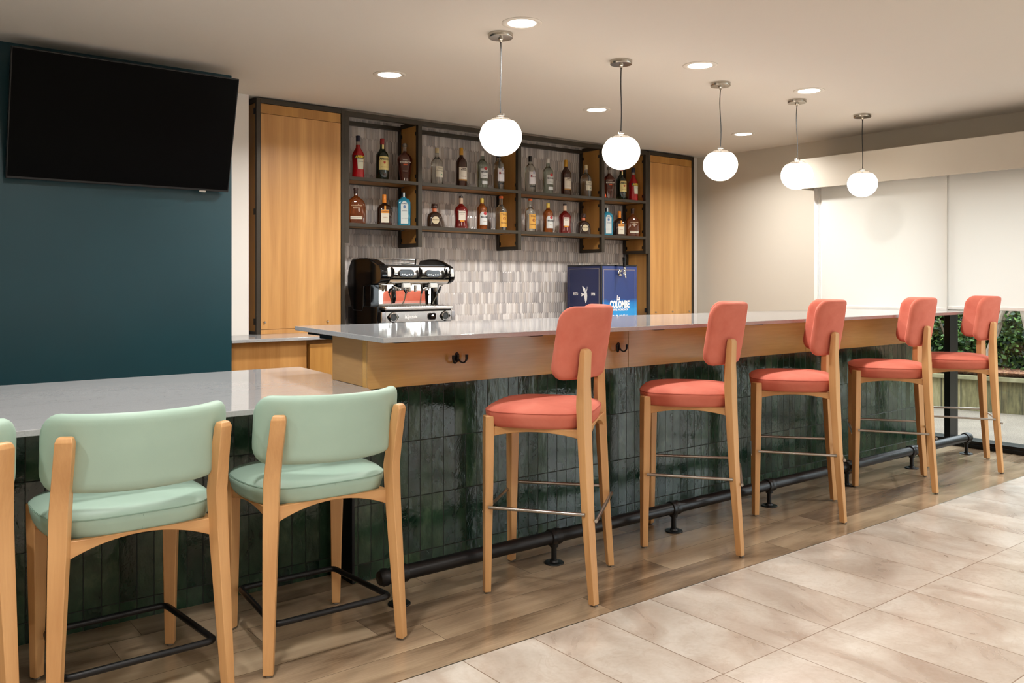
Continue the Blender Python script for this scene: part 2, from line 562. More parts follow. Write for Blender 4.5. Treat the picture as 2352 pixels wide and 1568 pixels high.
# valance box hiding the shade rollers
vb = MB().box((6.80, -4.0, 2.118), (6.83, 4.50, 2.382)).box((6.83, 4.47, 2.118), (7.23, 4.50, 2.382)).box((6.83, -4.0, 2.36), (7.23, 4.47, 2.382))
obj('trim_5', vb, 'beige', kind='structure', smooth=False, label='long beige valance box above the window')

def shade(y0, y1, label, xo=0.0, zh=1.072):
    t = thing('roller_shade', label, 'blind', (6.90 + xo, (y0 + y1) / 2, 2.30), 0, 'roller shades on the window wall')
    hw = (y0 - y1) / 2
    obj('fabric', MB().add([(0, -hw, zh + 0.02 - 2.30), (0, hw, zh + 0.02 - 2.30), (0, hw, 0), (0, -hw, 0)], [(0, 1, 2, 3)]), 'blind', t, smooth=False)
    obj('hem_bar', MB().box((-0.008, -hw, zh - 2.30), (0.008, hw, zh + 0.028 - 2.30)), 'trimwhite', t, bevel=0.004)
    obj('roller', MB().lathe([(0.024, -hw), (0.024, hw)], n=16, axis='x').xf(Matrix.Rotation(radians(90), 4, 'Z')), 'trimwhite', t)
    return t
shade(4.34, 3.240, 'cream roller shade nearest the beige wall corner, lowered to bar height', 0.0, 1.055)
shade(3.272, 1.58, 'cream roller shade at the right edge, lowered behind the end stool', 0.0175, 1.070)
for a, b, nm in ((1.575, -0.06, 'third'), (-0.065, -1.70, 'fourth'), (-1.705, -3.9, 'fifth')):  # out-of-view shades, set high to let in more daylight
    shade(a, b, 'cream roller shade rolled halfway up, %s along the window wall beyond the frame edge' % nm, 0.0, 1.75)

# ------------------------------------------------------------------ hexagonal picket tiles behind the shelves (real relief)
def backsplash():
    x0, x1, z0, z1 = 3.0, 6.42, 0.90, 2.602
    W, ST, TP = 0.0273, 0.097, 0.017
    mats = [plain('picket_white', (226, 220, 215), 0.2), plain('picket_grey', (182, 176, 174), 0.18), plain('picket_taupe', (202, 193, 186), 0.18),
            plain('picket_pale', (206, 199, 195), 0.16), plain('tile_grout', (206, 200, 194), 0.8)]
    mb = MB()
    mb.add([(x0, 6.262, z0), (x1, 6.262, z0), (x1, 6.262, z1), (x0, 6.262, z1)], [(0, 1, 2, 3)], 4)
    rng = random.Random(3)
    row = 0
    z = z0 - 0.05
    while z < z1 + ST:
        x = x0 + (W / 2 if row % 2 else 0)
        while x < x1 + W:
            a = W / 2 - 0.0005; b = (ST + TP) / 2 - 0.0006; t = TP
            yb, ye, yr = 6.2617, 6.2590, 6.2550 + rng.uniform(-0.0006, 0.0006)
            tw = rng.uniform(-0.0010, 0.0010)
            o = [(x, z + b), (x + a, z + b - t), (x + a, z - b + t), (x, z - b), (x - a, z - b + t), (x - a, z + b - t)]
            def cl(p): return (min(max(p[0], x0), x1), min(max(p[1], z0), z1))
            if x - a < x1 and x + a > x0 and z + b > z0 and z - b < z1:
                o = [cl(p) for p in o]
                rt = cl((x, z + b - t * 1.1)); rb = cl((x, z - b + t * 1.1))
                vs = [(p[0], yb, p[1]) for p in o] + [(p[0], ye, p[1]) for p in o] + [(rt[0], yr + tw, rt[1]), (rb[0], yr - tw, rb[1])]
                m = rng.choice([0, 0, 1, 2, 3, 3, 1])
                fs = [(i, (i + 1) % 6, 6 + (i + 1) % 6, 6 + i) for i in range(6)]
                fs += [(6, 7, 12), (11, 6, 12), (7, 8, 13, 12), (8, 9, 13), (9, 10, 13), (10, 11, 12, 13)]
                mb.add(vs, [f[::-1] for f in fs], m)
            x += W
        z += ST; row += 1
    return obj('wall_back', mb, mats, kind='structure', smooth=False, label='glossy picket tile wall behind the shelves')
backsplash()

# ------------------------------------------------------------------ back counter, cabinets, shelving
ZB = 0.914
bc = thing('back_counter_cabinet', 'oak base cabinet run under the back counter', 'cabinet', (0, 0, 0))
obj('body', MB().box((2.0, 5.52, 0.08), (7.06, 6.02, 0.892)), 'cabwood', bc, smooth=False)
obj('plinth', MB().box((2.0, 5.57, 0.0), (7.06, 6.0, 0.08)), 'black', bc, smooth=False)
obj('end_panel', MB().box((2.0, 5.50, 0.08), (2.532, 5.52, 0.892)), 'cabwood', bc, bevel=0.001)
for k in range(7):
    xa = 2.548 + k * 0.64
    if xa + 0.62 < 7.07:
        d = obj('door', MB().box((xa, 5.478, 0.10), (xa + 0.625, 5.518, 0.862)), 'cabwood2', bc, bevel=0.0015)
        obj('handle', MB().tube([(xa + 0.56, 5.476, 0.78), (xa + 0.56, 5.455, 0.78), (xa + 0.56, 5.455, 0.66), (xa + 0.56, 5.476, 0.66)], 0.005, 8), 'nickel', d)
obj('back_countertop', MB().prism([(2.0, 5.455), (7.07, 5.455), (7.07, 5.93), (7.07, 6.24), (2.31, 6.24), (2.31, 5.925), (2.0, 5.925)], 0.893, ZB), 'quartz',
    bevel=0.002, label='pale quartz slab on the oak base cabinets along the back wall', cat='countertop')

def tall_cab(x0, x1, label, z1, knobs):
    t = thing('tall_cabinet', label, 'cabinet', (x0, 5.93, ZB), 0, 'tall oak cabinets flanking the bottle shelves')
    W = x1 - x0; Hc = z1 - ZB; p = 0.03
    fr = MB()
    for (a, b) in ((0, p), (W - p, W)):
        fr.box((a, 0, 0.0), (b, 0.03, Hc))
        fr.box((a, 0.28, 0.0), (b, 0.31, Hc))
    fr.box((p, 0, Hc - 0.034), (W - p, 0.03, Hc)).box((0, 0.03, Hc - 0.03), (p, 0.28, Hc)).box((W - p, 0.03, Hc - 0.03), (W, 0.28, Hc))
    fr.box((0, 0.03, 0), (p, 0.28, 0.02))
    obj('steel_frame', fr, 'steel', t, bevel=0.0012)
    obj('body', MB().box((0.006, 0.031, 0.0), (W - 0.006, 0.309, Hc - 0.032)), 'cabwood2', t, smooth=False)
    obj('filler_strip', MB().box((p + 0.002, 0.006, Hc - 0.105), (W - p - 0.002, 0.031, Hc - 0.036)), 'cabwood2', t, bevel=0.001)
    d = obj('door', MB().box((p + 0.003, 0.004, 0.035), (W - p - 0.003, 0.031, Hc - 0.108)), 'cabwood', t, bevel=0.001)
    for kx, kz in knobs:
        obj('lock', MB().lathe([(0.0, 0.012), (0.006, 0.011), (0.009, 0.006), (0.010, 0.0)], (kx, 0.004, kz), 16, axis='y'), 'nickel', d)
    obj('bottom_rail', MB().box((p + 0.003, 0.006, 0.0), (W - p - 0.003, 0.031, 0.032)), 'cabwood', t, bevel=0.001)
    for kz in (Hc - 0.09, Hc * 0.52, 0.09):
        obj('bracket', MB().box((-0.003, 0.022, kz - 0.022), (0.002, 0.05, kz + 0.022)), 'black', t, smooth=False)
    return t
tall_cab(2.352, 3.042, 'tall oak cabinet in a dark steel frame left of the bottle shelves', 2.594, [(0.06, 0.085), (0.55, 0.078)])
tall_cab(6.378, 7.068, 'tall oak cabinet in a dark steel frame right of the bottle shelves', 2.592, [(0.11, 0.07), (0.36, 0.07), (0.62, 0.07)])

def shelves():
    t = thing('bottle_shelf_unit', 'wall-hung dark steel shelving with oak dividers holding the liquor bottles', 'shelf', (0, 0, 0))
    Y0, Y1 = 5.93, 6.243
    zt, zb = 2.586, 1.569
    s1, s2 = (2.066, 2.092), (1.711, 1.738)
    fr = MB()
    xl, xr = 3.044, 6.374
    fr.box((xl, Y0, zt - 0.036), (xr, Y0 + 0.036, zt))
    fr.box((xl, Y1 - 0.036, zt - 0.048), (xr, Y1, zt - 0.016))
    fr.box((xl, Y0, 1.585), (xl + 0.036, Y0 + 0.036, zt - 0.036))
    fr.box((xl, Y1 - 0.036, 1.585), (xl + 0.036, Y1, zt - 0.036))
    fr.box((xl, Y0 + 0.036, zt - 0.036), (xl + 0.036, Y1 - 0.036, zt))
    obj('steel_frame', fr, 'steel', t, bevel=0.001)
    divs = [3.693, 4.719, 5.736, 6.338]
    xs = [xl + 0.036] + divs
    for k, xd in enumerate(divs):
        up = MB()
        for (ya, yb) in ((Y0, Y0 + 0.036), (Y1 - 0.036, Y1)):
            up.box((xd, ya, zb), (xd + 0.036, yb, zt - 0.036))
        up.box((xd, Y0 + 0.036, zb), (xd + 0.036, Y1 - 0.036, zb + 0.032))
        up.box((xd, Y0 + 0.036, zt - 0.036), (xd + 0.036, Y1 - 0.036, zt))
        u = obj('upright', up, 'steel', t, bevel=0.001)
        inf = MB()
        for za, zc in ((zb + 0.032, s2[0]), (s2[1], s1[0]), (s1[1], zt - 0.036)):
            inf.box((xd + 0.008, Y0 + 0.036, za), (xd + 0.028, Y1 - 0.036, zc))
        obj('oak_infill', inf, 'cabwood2', u, smooth=False)
        for zz in (zb + 0.06, s2[1] + 0.05, s1[0] - 0.05, s1[1] + 0.05, zt - 0.10):
            for yy in (Y0 + 0.036, Y1 - 0.052):
                obj('fixing_tab', MB().box((xd + 0.002, yy, zz - 0.014), (xd + 0.0075, yy + 0.016, zz + 0.014)), 'black', u, smooth=False)
    for za, zc in (s1, s2):
        for k in range(4):
            a = xs[k] + (0.036 if k else 0); b = xs[k + 1]
            s = MB().box((a, Y0, za), (b, Y0 + 0.03, zc)).box((a, Y1 - 0.03, za), (b, Y1, zc))
            so = obj('shelf', s, 'steel', t, bevel=0.001)
            obj('shelf_board', MB().box((a, Y0 + 0.03, za + 0.006), (b, Y1 - 0.03, zc - 0.001)), 'cabwood2', so, smooth=False)
    return t
shelves()

# ------------------------------------------------------------------ bar, counters
ZBAR = 1.067
YF = 3.316
bar = thing('bar', 'high bar base clad in glossy green tile below an oak fascia', 'bar', (0, 0, 0))
obj('tiled_wall', MB().prism([(1.745, YF), (6.64, YF), (6.64, 3.70), (1.78, 3.70)], 0.0, 0.83), 'zellige', bar, smooth=False)
obj('core', MB().prism([(1.80, YF + 0.01), (6.60, YF + 0.01), (6.60, 3.66), (1.83, 3.66)], 0.83, 1.043), 'cabwood2', bar, smooth=False)
cs = obj('corner_trim', MB().box((1.733, YF - 0.004, 0), (1.745, YF + 0.006, 0.83)).box((1.733, YF, 0), (1.745, 3.50, 0.83)), 'black', bar, smooth=False)
segs = [(1.784, 3.36), (3.362, 5.015), (5.017, 6.62)]
for k, (a, b) in enumerate(segs):
    obj('fascia_board', MB().prism([(a, 3.27), (b, 3.27), (b, 3.315), (a, 3.315)], 0.828, 1.043), 'fascia', bar, bevel=0.001)
obj('fascia_end', MB().prism([(1.7835, 3.272), (1.7995, 3.272), (1.83, 3.66), (1.814, 3.66)], 0.8365, 1.043), 'fasciaend', bar, bevel=0.0008)
obj('bar_countertop', MB().prism([(1.689, 2.97), (6.885, 2.97), (6.885, 3.93), (1.805, 4.053)], ZBAR - 0.021, ZBAR), 'quartz', bevel=0.002,
    label='long grey quartz top of the high bar with the coral stools', cat='countertop')
for k, xb in enumerate((1.82, 2.53, 3.355, 4.20, 5.03, 5.86)):
    ya = 3.04
    obj('support_bracket', MB().box((xb - 0.033, ya, 1.0375), (xb + 0.037, 3.27, 1.046)), 'black', bar, bevel=0.001)
    if k == 0:
        obj('support_bracket', MB().prism([(3.66, 1.014), (3.86, 1.014), (3.86, 1.027), (3.99, 1.027), (3.99, 1.046), (3.66, 1.046)], 1.845, 1.91, 'x'), 'black', bar, bevel=0.001)
    else:
        obj('support_bracket', MB().box((xb - 0.03, 3.66, 1.028), (xb + 0.03, 3.85, 1.046)), 'black', bar, bevel=0.001)

low = thing('low_counter', 'low counter base clad in dark green glazed tile behind the mint stools', 'bar', (0, 0, 0))
obj('tiled_wall', MB().box((-2.2, 3.48, 0.0), (1.733, 3.98, 0.8145)), 'zellige', low, smooth=False)
obj('counter_panel', MB().box((-2.2, 3.98, 0.0), (1.72, 4.0, 0.8145)), 'cabwood2', low, smooth=False)
obj('low_countertop', MB().prism([(-2.3, 2.975), (1.69, 2.975), (1.783, 3.26), (1.784, 3.272), (1.8145, 3.66), (1.912, 3.865), (1.951, 4.324), (-2.3, 4.36)], 0.815, 0.8355), 'quartz', bevel=0.002,
    label='lower grey quartz counter slab in front of the mint stools', cat='countertop')

# coat hooks
def hook(x, z, label):
    t = thing('coat_hook', label, 'hook', (x, 3.27, z), 0, 'coat hooks on the oak fascia')
    pl = []
    for i in range(24):
        a = 2 * pi * i / 24
        pl.append((0.017 * cos(a) * (1 + 0.12 * sin(a)), 0.030 * sin(a)))
    obj('plate', MB().prism(pl, -0.004, 0.0, 'y'), 'black', t, bevel=0.001)
    for s in (-1, 1):
        path = []
        for i in range(13):
            q = i / 12
            a = radians(-200 + 200 * q) if False else q
            ang = radians(175) - radians(190) * q
            rx = 0.026
            px = rx * (1 - cos(pi * q))
            pz = 0.012 - 0.044 * sin(pi * min(1, q * 0.86)) + 0.020 * max(0, q - 0.6)
            path.append((s * px * 0.92, -0.009 - px * 0.50, pz + (0.014 if q > 0.95 else 0)))
        obj('prong', MB().tube(path, [0.0075 - 0.003 * sin(pi * i / 12) + (0.0012 if i > 10 else 0) for i in range(13)], 10), 'black', t)
    t.scale = (0.78, 0.78, 0.78)
    return t
hook(2.243, 0.942, 'black double coat hook between the mint and the first coral stool')
hook(3.284, 0.942, 'black double coat hook right of the first coral stool backrest')

# foot rail
def foot_rail():
    t = thing('foot_rail', 'black pipe foot rail on short posts along the foot of the bar', 'foot rail', (0, 0, 0))
    y = 2.993; zc = 0.121
    xs = [1.775, 2.592, 3.409, 4.226, 5.043, 5.86, 6.677]
    obj('pipe', MB().lathe([(0.0, 1.69), (0.014, 1.691), (0.026, 1.697), (0.030, 1.71), (0.030, 6.69)], (0, y, zc), 24, axis='x'), 'blackpipe', t)
    obj('end_cap', MB().lathe([(0.0, 6.728), (0.02, 6.724), (0.034, 6.712), (0.037, 6.70), (0.037, 6.665), (0.0303, 6.662)], (0, y, zc), 24, axis='x'), 'blackpipe', t)
    obj('end_cap', MB().lathe([(0.0303, 1.72), (0.034, 1.718), (0.035, 1.70), (0.026, 1.684), (0.0, 1.680)], (0, y, zc), 24, axis='x'), 'blackpipe', t)
    for k, x in enumerate(xs):
        p = MB().lathe([(0.0125, 0.012), (0.0125, 0.095)], (x, y, 0), 16)
        p.lathe([(0.019, 0.075), (0.0205, 0.082), (0.0205, 0.10)], (x, y, 0), 16)
        p.lathe([(0.0303, -0.032), (0.0365, -0.028), (0.038, -0.010), (0.036, -0.004), (0.036, 0.004), (0.038, 0.010), (0.0365, 0.028), (0.0303, 0.032)], (x, y, zc), 24, axis='x')
        po = obj('post', p, 'blackpipe', t)
        f = MB().lathe([(0.045, 0.0), (0.046, 0.003), (0.044, 0.006), (0.022, 0.0075), (0.018, 0.016), (0.013, 0.017)], (x, y, 0), 32)
        fo = obj('flange', f, 'blackpipe', po)
        s = MB()
    return t
foot_rail()

# ------------------------------------------------------------------ stools
def pillow(a, b, r, T, edge, R, y0, z0, lean, nu=26, nv=16):
    """rounded panel bent round a vertical axis: width 2a, height 2b"""
    def sp(n):
        return [sin(pi / 2 * (2 * i / n - 1)) for i in range(n + 1)]
    U, V = sp(nu), sp(nv)
    front, back = {}, {}
    vs = []; fs = []
    for j, vv in enumerate(V):
        z = b * vv
        dz = abs(z) - (b - r)
        wz = a if dz <= 0 else a - r + sqrt(max(0, r * r - dz * dz))
        for i, uu in enumerate(U):
            s = wz * uu
            dx = max(abs(s) - (a - r), 0); dd = max(abs(z) - (b - r), 0)
            if dx > 0 and dd > 0: d = r - sqrt(dx * dx + dd * dd)
            else: d = min(a - abs(s), b - abs(z))
            d = max(d, 0.0)
            q = min(d / edge, 1.0)
            ht = T / 2 * sqrt(max(0.0, 1 - (1 - q) ** 2)) * (0.90 + 0.10 * min(d / 0.1, 1))
            ang = s / R
            for dct, sg in ((back, -1), (front, 1)):
                rr = R - sg * ht
                x = rr * sin(ang); y = R - rr * cos(ang)
                dct[i, j] = len(vs)
                vs.append((x, y0 + y - lean * (z / b) * 0.5, z0 + z))
    for j in range(len(V) - 1):
        for i in range(len(U) - 1):
            fs.append((back[i, j], back[i + 1, j], back[i + 1, j + 1], back[i, j + 1]))
            fs.append((front[i, j], front[i, j + 1], front[i + 1, j + 1], front[i + 1, j]))
    edge_loop = [(i, 0) for i in range(len(U))] + [(len(U) - 1, j) for j in range(1, len(V))] + [(i, len(V) - 1) for i in range(len(U) - 2, -1, -1)] + [(0, j) for j in range(len(V) - 2, 0, -1)]
    n = len(edge_loop)
    for k in range(n):
        p, q = edge_loop[k], edge_loop[(k + 1) % n]
        fs.append((back[q], back[p], front[p], front[q]))
    mb = MB(); mb.add(vs, fs)
    return mb

def seat_outline(k, n=72):
    """seat plan: broad rounded front, slightly narrower rear; k insets it"""
    pts = []
    for i in range(n):
        t = 2 * pi * i / n
        e = 2 / 4.0
        cx, cy = cos(t), sin(t)
        x = math.copysign(abs(cx) ** e, cx) * (0.256 - k)
        y = math.copysign(abs(cy) ** e, cy) * (0.232 - k)
        x *= 1.0 - 0.10 * (max(0.0, -y / 0.23)) ** 1.5 - 0.05 * (max(0.0, y / 0.23)) ** 2
        y *= 1.0 - 0.08 * (1 - (x / 0.256) ** 2) if y < 0 and False else 1.0
        pts.append((x, y + 0.020))
    return pts

def leg_mb(secs, rot):
    """secs: (x, y, z, w, d); square section turned by rot about z"""
    rings = []
    for x, y, z, ww, dd in secs:
        ring = []
        for sx, sy in ((-1, -1), (1, -1), (1, 1), (-1, 1)):
            px, py = sx * ww / 2, sy * dd / 2
            ring.append((x + px * cos(rot) - py * sin(rot), y + px * sin(rot) + py * cos(rot), z))
        rings.append(ring)
    return MB().loft(rings)

def arch_rail(p0, p1, zt, zend, zmid, th, n=10):
    """board between two points with an arched lower edge"""
    a, b = Vector((p0[0], p0[1], 0)), Vector((p1[0], p1[1], 0))
    d = (b - a).normalized(); nn = Vector((-d.y, d.x, 0)) * th / 2
    rings = []
    for i in range(n + 1):
        q = i / n
        c = a.lerp(b, q)
        zb = zmid + (zend - zmid) * (abs(2 * q - 1)) ** 2.0
        rings.append([(c - nn).to_tuple()[:2] + (zb,), (c + nn).to_tuple()[:2] + (zb,), (c + nn).to_tuple()[:2] + (zt,), (c - nn).to_tuple()[:2] + (zt,)])
    return MB().loft(rings)

def make_stool(kind):
    coral = kind == 'coral'
    dz = 0.0 if coral else -0.160
    fab = 'coral' if coral else 'mint'
    t = thing('bar_stool' if coral else 'counter_stool', '', 'stool')
    zs = 0.69 + dz          # seat underside
    # seat cushion
    rings = []
    for k, z in ((0.030, zs), (0.016, zs + 0.003), (0.009, zs + 0.016), (0.002, zs + 0.042), (0.0, zs + 0.060), (0.003, zs + 0.0625), (0.002, zs + 0.065), (0.012, zs + 0.074),
                 (0.034, zs + 0.082), (0.070, zs + 0.088), (0.12, zs + 0.091), (0.17, zs + 0.0925), (0.215, zs + 0.093)):
        rings.append([(x, y, z) for x, y in seat_outline(k)])
    st = obj('seat', MB().loft(rings), fab, t, ang=60)
    obj('seam', MB().tube([(x, y, zs + 0.0632) for x, y in seat_outline(0.0005)], 0.0013, 6, closed=True), fab + 'seam', st)
    # backrest
    zp = 1.018 if coral else 0.853
    if coral: bk = (0.322, 0.149, 0.062, 1.039, 0.045, 0.300, -0.232)
    else: bk = (0.318, 0.116, 0.066, 0.795, 0.030, 0.290, -0.292)
    bo = obj('backrest', pillow(bk[0], bk[1], bk[2], 0.046, 0.020, bk[5], bk[6], bk[3], bk[4]), fab, t, ang=70)
    # legs; rear pair rises into the back posts
    for s in (-1, 1):
        rot = -s * radians(30)
        rot = radians(-30) if s < 0 else radians(30)
        zt = zp
        rear = [(s * 0.248, -0.236, 0.008, 0.034, 0.028), (s * 0.238, -0.221, zs * 0.5, 0.042, 0.034), (s * 0.228, -0.208, zs - 0.02, 0.050, 0.038), (s * 0.224, -0.206, zs + 0.10, 0.052, 0.040),
                (s * 0.223, -0.232, zt - 0.12, 0.050, 0.036), (s * 0.223, -0.262, zt - 0.016, 0.048, 0.030), (s * 0.222, -0.262, zt - 0.003, 0.040, 0.022), (s * 0.222, -0.260, zt, 0.030, 0.012)]
        if coral:
            rear = [(s * 0.248, -0.230, 0.008, 0.034, 0.028), (s * 0.238, -0.206, zs * 0.5, 0.042, 0.034), (s * 0.226, -0.190, zs - 0.02, 0.050, 0.038), (s * 0.222, -0.186, zs + 0.10, 0.052, 0.040),
                    (s * 0.217, -0.186, zt - 0.12, 0.047, 0.034), (s * 0.212, -0.192, zt - 0.014, 0.044, 0.028), (s * 0.211, -0.191, zt - 0.003, 0.038, 0.020), (s * 0.211, -0.189, zt, 0.028, 0.010)]
        lo = obj('leg', leg_mb(rear, rot), 'stoolwood', t, bevel=0.004, ang=40)
        obj('glide', MB().lathe([(0.009, 0.0), (0.011, 0.002), (0.011, 0.008)], (s * 0.248, -0.236, 0), 12), 'rubber', lo)
        ft = zs + 0.045
        front = [(s * 0.210, 0.220, 0.008, 0.032, 0.028), (s * 0.210, 0.217, zs * 0.5, 0.042, 0.034), (s * 0.211, 0.214, zs - 0.03, 0.052, 0.038), (s * 0.213, 0.214, ft, 0.052, 0.034)]
        lo = obj('leg', leg_mb(front, -rot), 'stoolwood', t, bevel=0.003, ang=40)
        obj('glide', MB().lathe([(0.009, 0.0), (0.011, 0.002), (0.011, 0.008)], (s * 0.210, 0.220, 0), 12), 'rubber', lo)
        obj('side_rail', arch_rail((s * 0.206, 0.20), (s * 0.218, -0.19), zs + 0.002, zs - 0.040, zs - 0.014, 0.024), 'stoolrail', t, bevel=0.002)
    obj('front_rail', arch_rail((-0.205, 0.205), (0.205, 0.205), zs + 0.002, zs - 0.040, zs - 0.014, 0.024), 'stoolrail', t, bevel=0.002)
    obj('rear_rail', arch_rail((-0.215, -0.196), (0.215, -0.196), zs + 0.012, zs - 0.046, zs + 0.004, 0.024, 14), 'stoolrail', t, bevel=0.002)
    if coral:
        z = 0.360; r = 0.0072
        for s in (-1, 1):
            obj('footrest_rod', MB().tube([(s * 0.237, 0.205, z + 0.002), (s * 0.257, -0.196, z + 0.002)], r, 12), 'rod', t)
        obj('footrest_rod', MB().tube([(-0.205, 0.236, z - 0.025), (0.205, 0.236, z - 0.025)], r, 12), 'rod', t)
        obj('footrest_rod', MB().tube([(-0.238, -0.238, z - 0.025), (0.238, -0.238, z - 0.025)], r, 12), 'rod', t)
    else:
        z = 0.153
        corners = [(-0.218, -0.207), (0.218, -0.207), (0.188, 0.199), (-0.188, 0.199)]
        path = []
        rr = 0.028
        for k in range(4):
            p = Vector(corners[k]); a = Vector(corners[k - 1]); b = Vector(corners[(k + 1) % 4])
            q0 = p + (a - p).normalized() * rr; q1 = p + (b - p).normalized() * rr
            for i in range(6):
                u = i / 5
                c = q0.lerp(p, u).lerp(p.lerp(q1, u), u)
                path.append((c.x, c.y, z))
        obj('foot_ring', MB().tube(path, 0.0105, 14, closed=True), 'black', t)
        # stitched centre seam on the cushion back
        so = MB().tube([(0.0, -0.2010, zs + 0.010), (0.0, -0.2115, zs + 0.060)], 0.0012, 6)
        obj('stitching', so, 'mintseam', st)
    return t

cs = make_stool('coral')
gs = make_stool('mint')
cor = [((2.424, 2.830), 38.0, 'coral suede bar stool nearest the mint stools, first of the coral row'),
       ((3.386, 2.855), 38.5, 'second coral suede bar stool, its backrest right of the second coat hook'),
       ((4.286, 2.862), 37.0, 'middle coral suede bar stool of the row of five'),
       ((5.338, 2.868), 33.5, 'fourth coral suede bar stool, before the shiny right end of the bar'),
       ((6.258, 2.868), 32.6, 'coral suede bar stool at the far right by the window')]
for i, ((x, y), a, lab) in enumerate(cor):
    if i == 0:
        cs.location = (x, y, 0); cs.rotation_euler = (0, 0, radians(a)); tag(cs, lab, 'stool', 'coral bar stools along the high bar')
    else:
        dup(cs, (x, y, 0), radians(a), lab)
grn = [((0.728, 2.935), 0.5, 'mint leather counter stool between two others at the low counter'),
       ((1.364, 2.935), -1.0, 'mint leather counter stool nearest the high bar corner'),
       ((0.135, 2.94), 0.0, 'mint leather counter stool cut off at the left edge')]
for i, ((x, y), a, lab) in enumerate(grn):
    if i == 0:
        gs.location = (x, y, 0); gs.rotation_euler = (0, 0, radians(a)); tag(gs, lab, 'stool', 'mint counter stools at the low counter')
    else:
        dup(gs, (x, y, 0), radians(a), lab)

# ------------------------------------------------------------------ pendants, recessed lights, added fill lamps
def pendant():
    t = thing('pendant_lamp', '', 'lamp')
    obj('canopy', MB().lathe([(0.066, 0.0), (0.066, -0.020), (0.064, -0.023), (0.02, -0.0245), (0.0, -0.0245)], n=40), 'nickel', t)
    obj('strain_relief', MB().lathe([(0.013, -0.024), (0.013, -0.030), (0.008, -0.034), (0.008, -0.044)], n=16), 'nickel', t)
    path = []
    for i in range(13):
        q = i / 12
        path.append((0.004 * sin(q * pi * 2), 0.002 * sin(q * 7), -0.04 - (0.392 - 0.0) * q))
    obj('cord', MB().tube(path, 0.0032, 8), 'cord', t)
    zc = -0.545; a, b = 0.1125, 0.104
    gl = [(0.0, -b)]
    for i in range(1, 25):
        th = -90 + 138 * i / 24
        gl.append((a * cos(radians(th)), b * sin(radians(th))))
    top = gl[-1]
    go = obj('globe', MB().lathe([(r, z + zc) for r, z in gl] + [(top[0] * 0.5, top[1] + zc + 0.001), (0.001, top[1] + zc + 0.002)], n=48, caps=False), 'globe', t)
    cap = [(a * cos(radians(48)), b * sin(radians(48)))] + [(a * cos(radians(th)) , b * sin(radians(th)) + (0.004 if th > 60 else 0)) for th in (54, 60, 66, 72, 78, 83)]
    obj('glass_neck', MB().lathe([(r, z + zc) for r, z in cap], n=40, caps=False), 'clearcap', t)
    obj('fitter', MB().lathe([(0.0, -0.425), (0.019, -0.426), (0.020, -0.437), (0.012, -0.439), (0.012, -0.446), (0.006, -0.447), (0.006, -0.468)], n=24), 'chrome', t)
    return t
pn = pendant()
places = ['above the first coral stool, largest and leftmost', 'second from the left, before the right-hand shelf bay', 'middle one of five, right of the oak cabinet',
          'fourth from the left, over the valance corner', 'farthest right, in front of the cream shades']
for i, x in enumerate((2.787, 3.690, 4.618, 5.487, 6.372)):
    lab = 'white glass globe pendant ' + places[i]
    if i == 0:
        pn.location = (x, 3.65, H); tag(pn, lab, 'lamp', 'globe pendants over the bar')
    else:
        dup(pn, (x, 3.65, H), radians(40 * i), lab)

def downlight():
    t = thing('recessed_light', '', 'ceiling light')
    obj('trim_ring', MB().lathe([(0.104, 0.0), (0.104, -0.003), (0.099, -0.006), (0.082, -0.0065), (0.073, -0.003), (0.072, 0.0)], n=48, caps=False), 'downring', t)
    obj('lens', MB().lathe([(0.0725, -0.0028), (0.06, -0.0032), (0.0, -0.0036)], n=40, caps=False), 'lens', t)
    return t
dl = downlight()
spots = [(2.755, 3.43, 'large recessed ceiling light behind the first pendant canopy'), (2.776, 4.80, 'recessed ceiling light in front of the left shelf bay'),
         (4.146, 3.43, 'recessed ceiling light between the second and third pendants'), (4.588, 4.80, 'recessed ceiling light left of the second pendant cord'),
         (5.283, 3.42, 'recessed ceiling light beside the fourth pendant canopy'), (6.366, 4.78, 'recessed ceiling light farthest back, near the beige wall')]
fill_spots = [(0.9, 3.9), (-1.0, 2.06), (0.7, 2.06), (5.9, 1.3), (0.9, 0.3), (2.6, -0.4), (-1.2, 0.2), (4.6, -1.4), (0.8, -2.0), (2.8, -2.6), (-1.4, -2.2), (6.0, -2.6)]  # out-of-view ceiling lamps added as room fill, no fixtures
k = 0
for (x, y, *lab) in spots + fill_spots:
    label = lab[0] if lab else None
    if k == 0:
        dl.location = (x, y, H); tag(dl, label, 'ceiling light', 'recessed ceiling lights')
    elif lab:
        dup(dl, (x, y, H), 0, label)
    lamp('recessed_or_fill_lamp', 'AREA', (x, y, H - 0.012), DOWN_W * (1.6 if y > 4.7 else 1.0), WARM, shape='DISK', size=0.14, spread=radians(150))
    k += 1

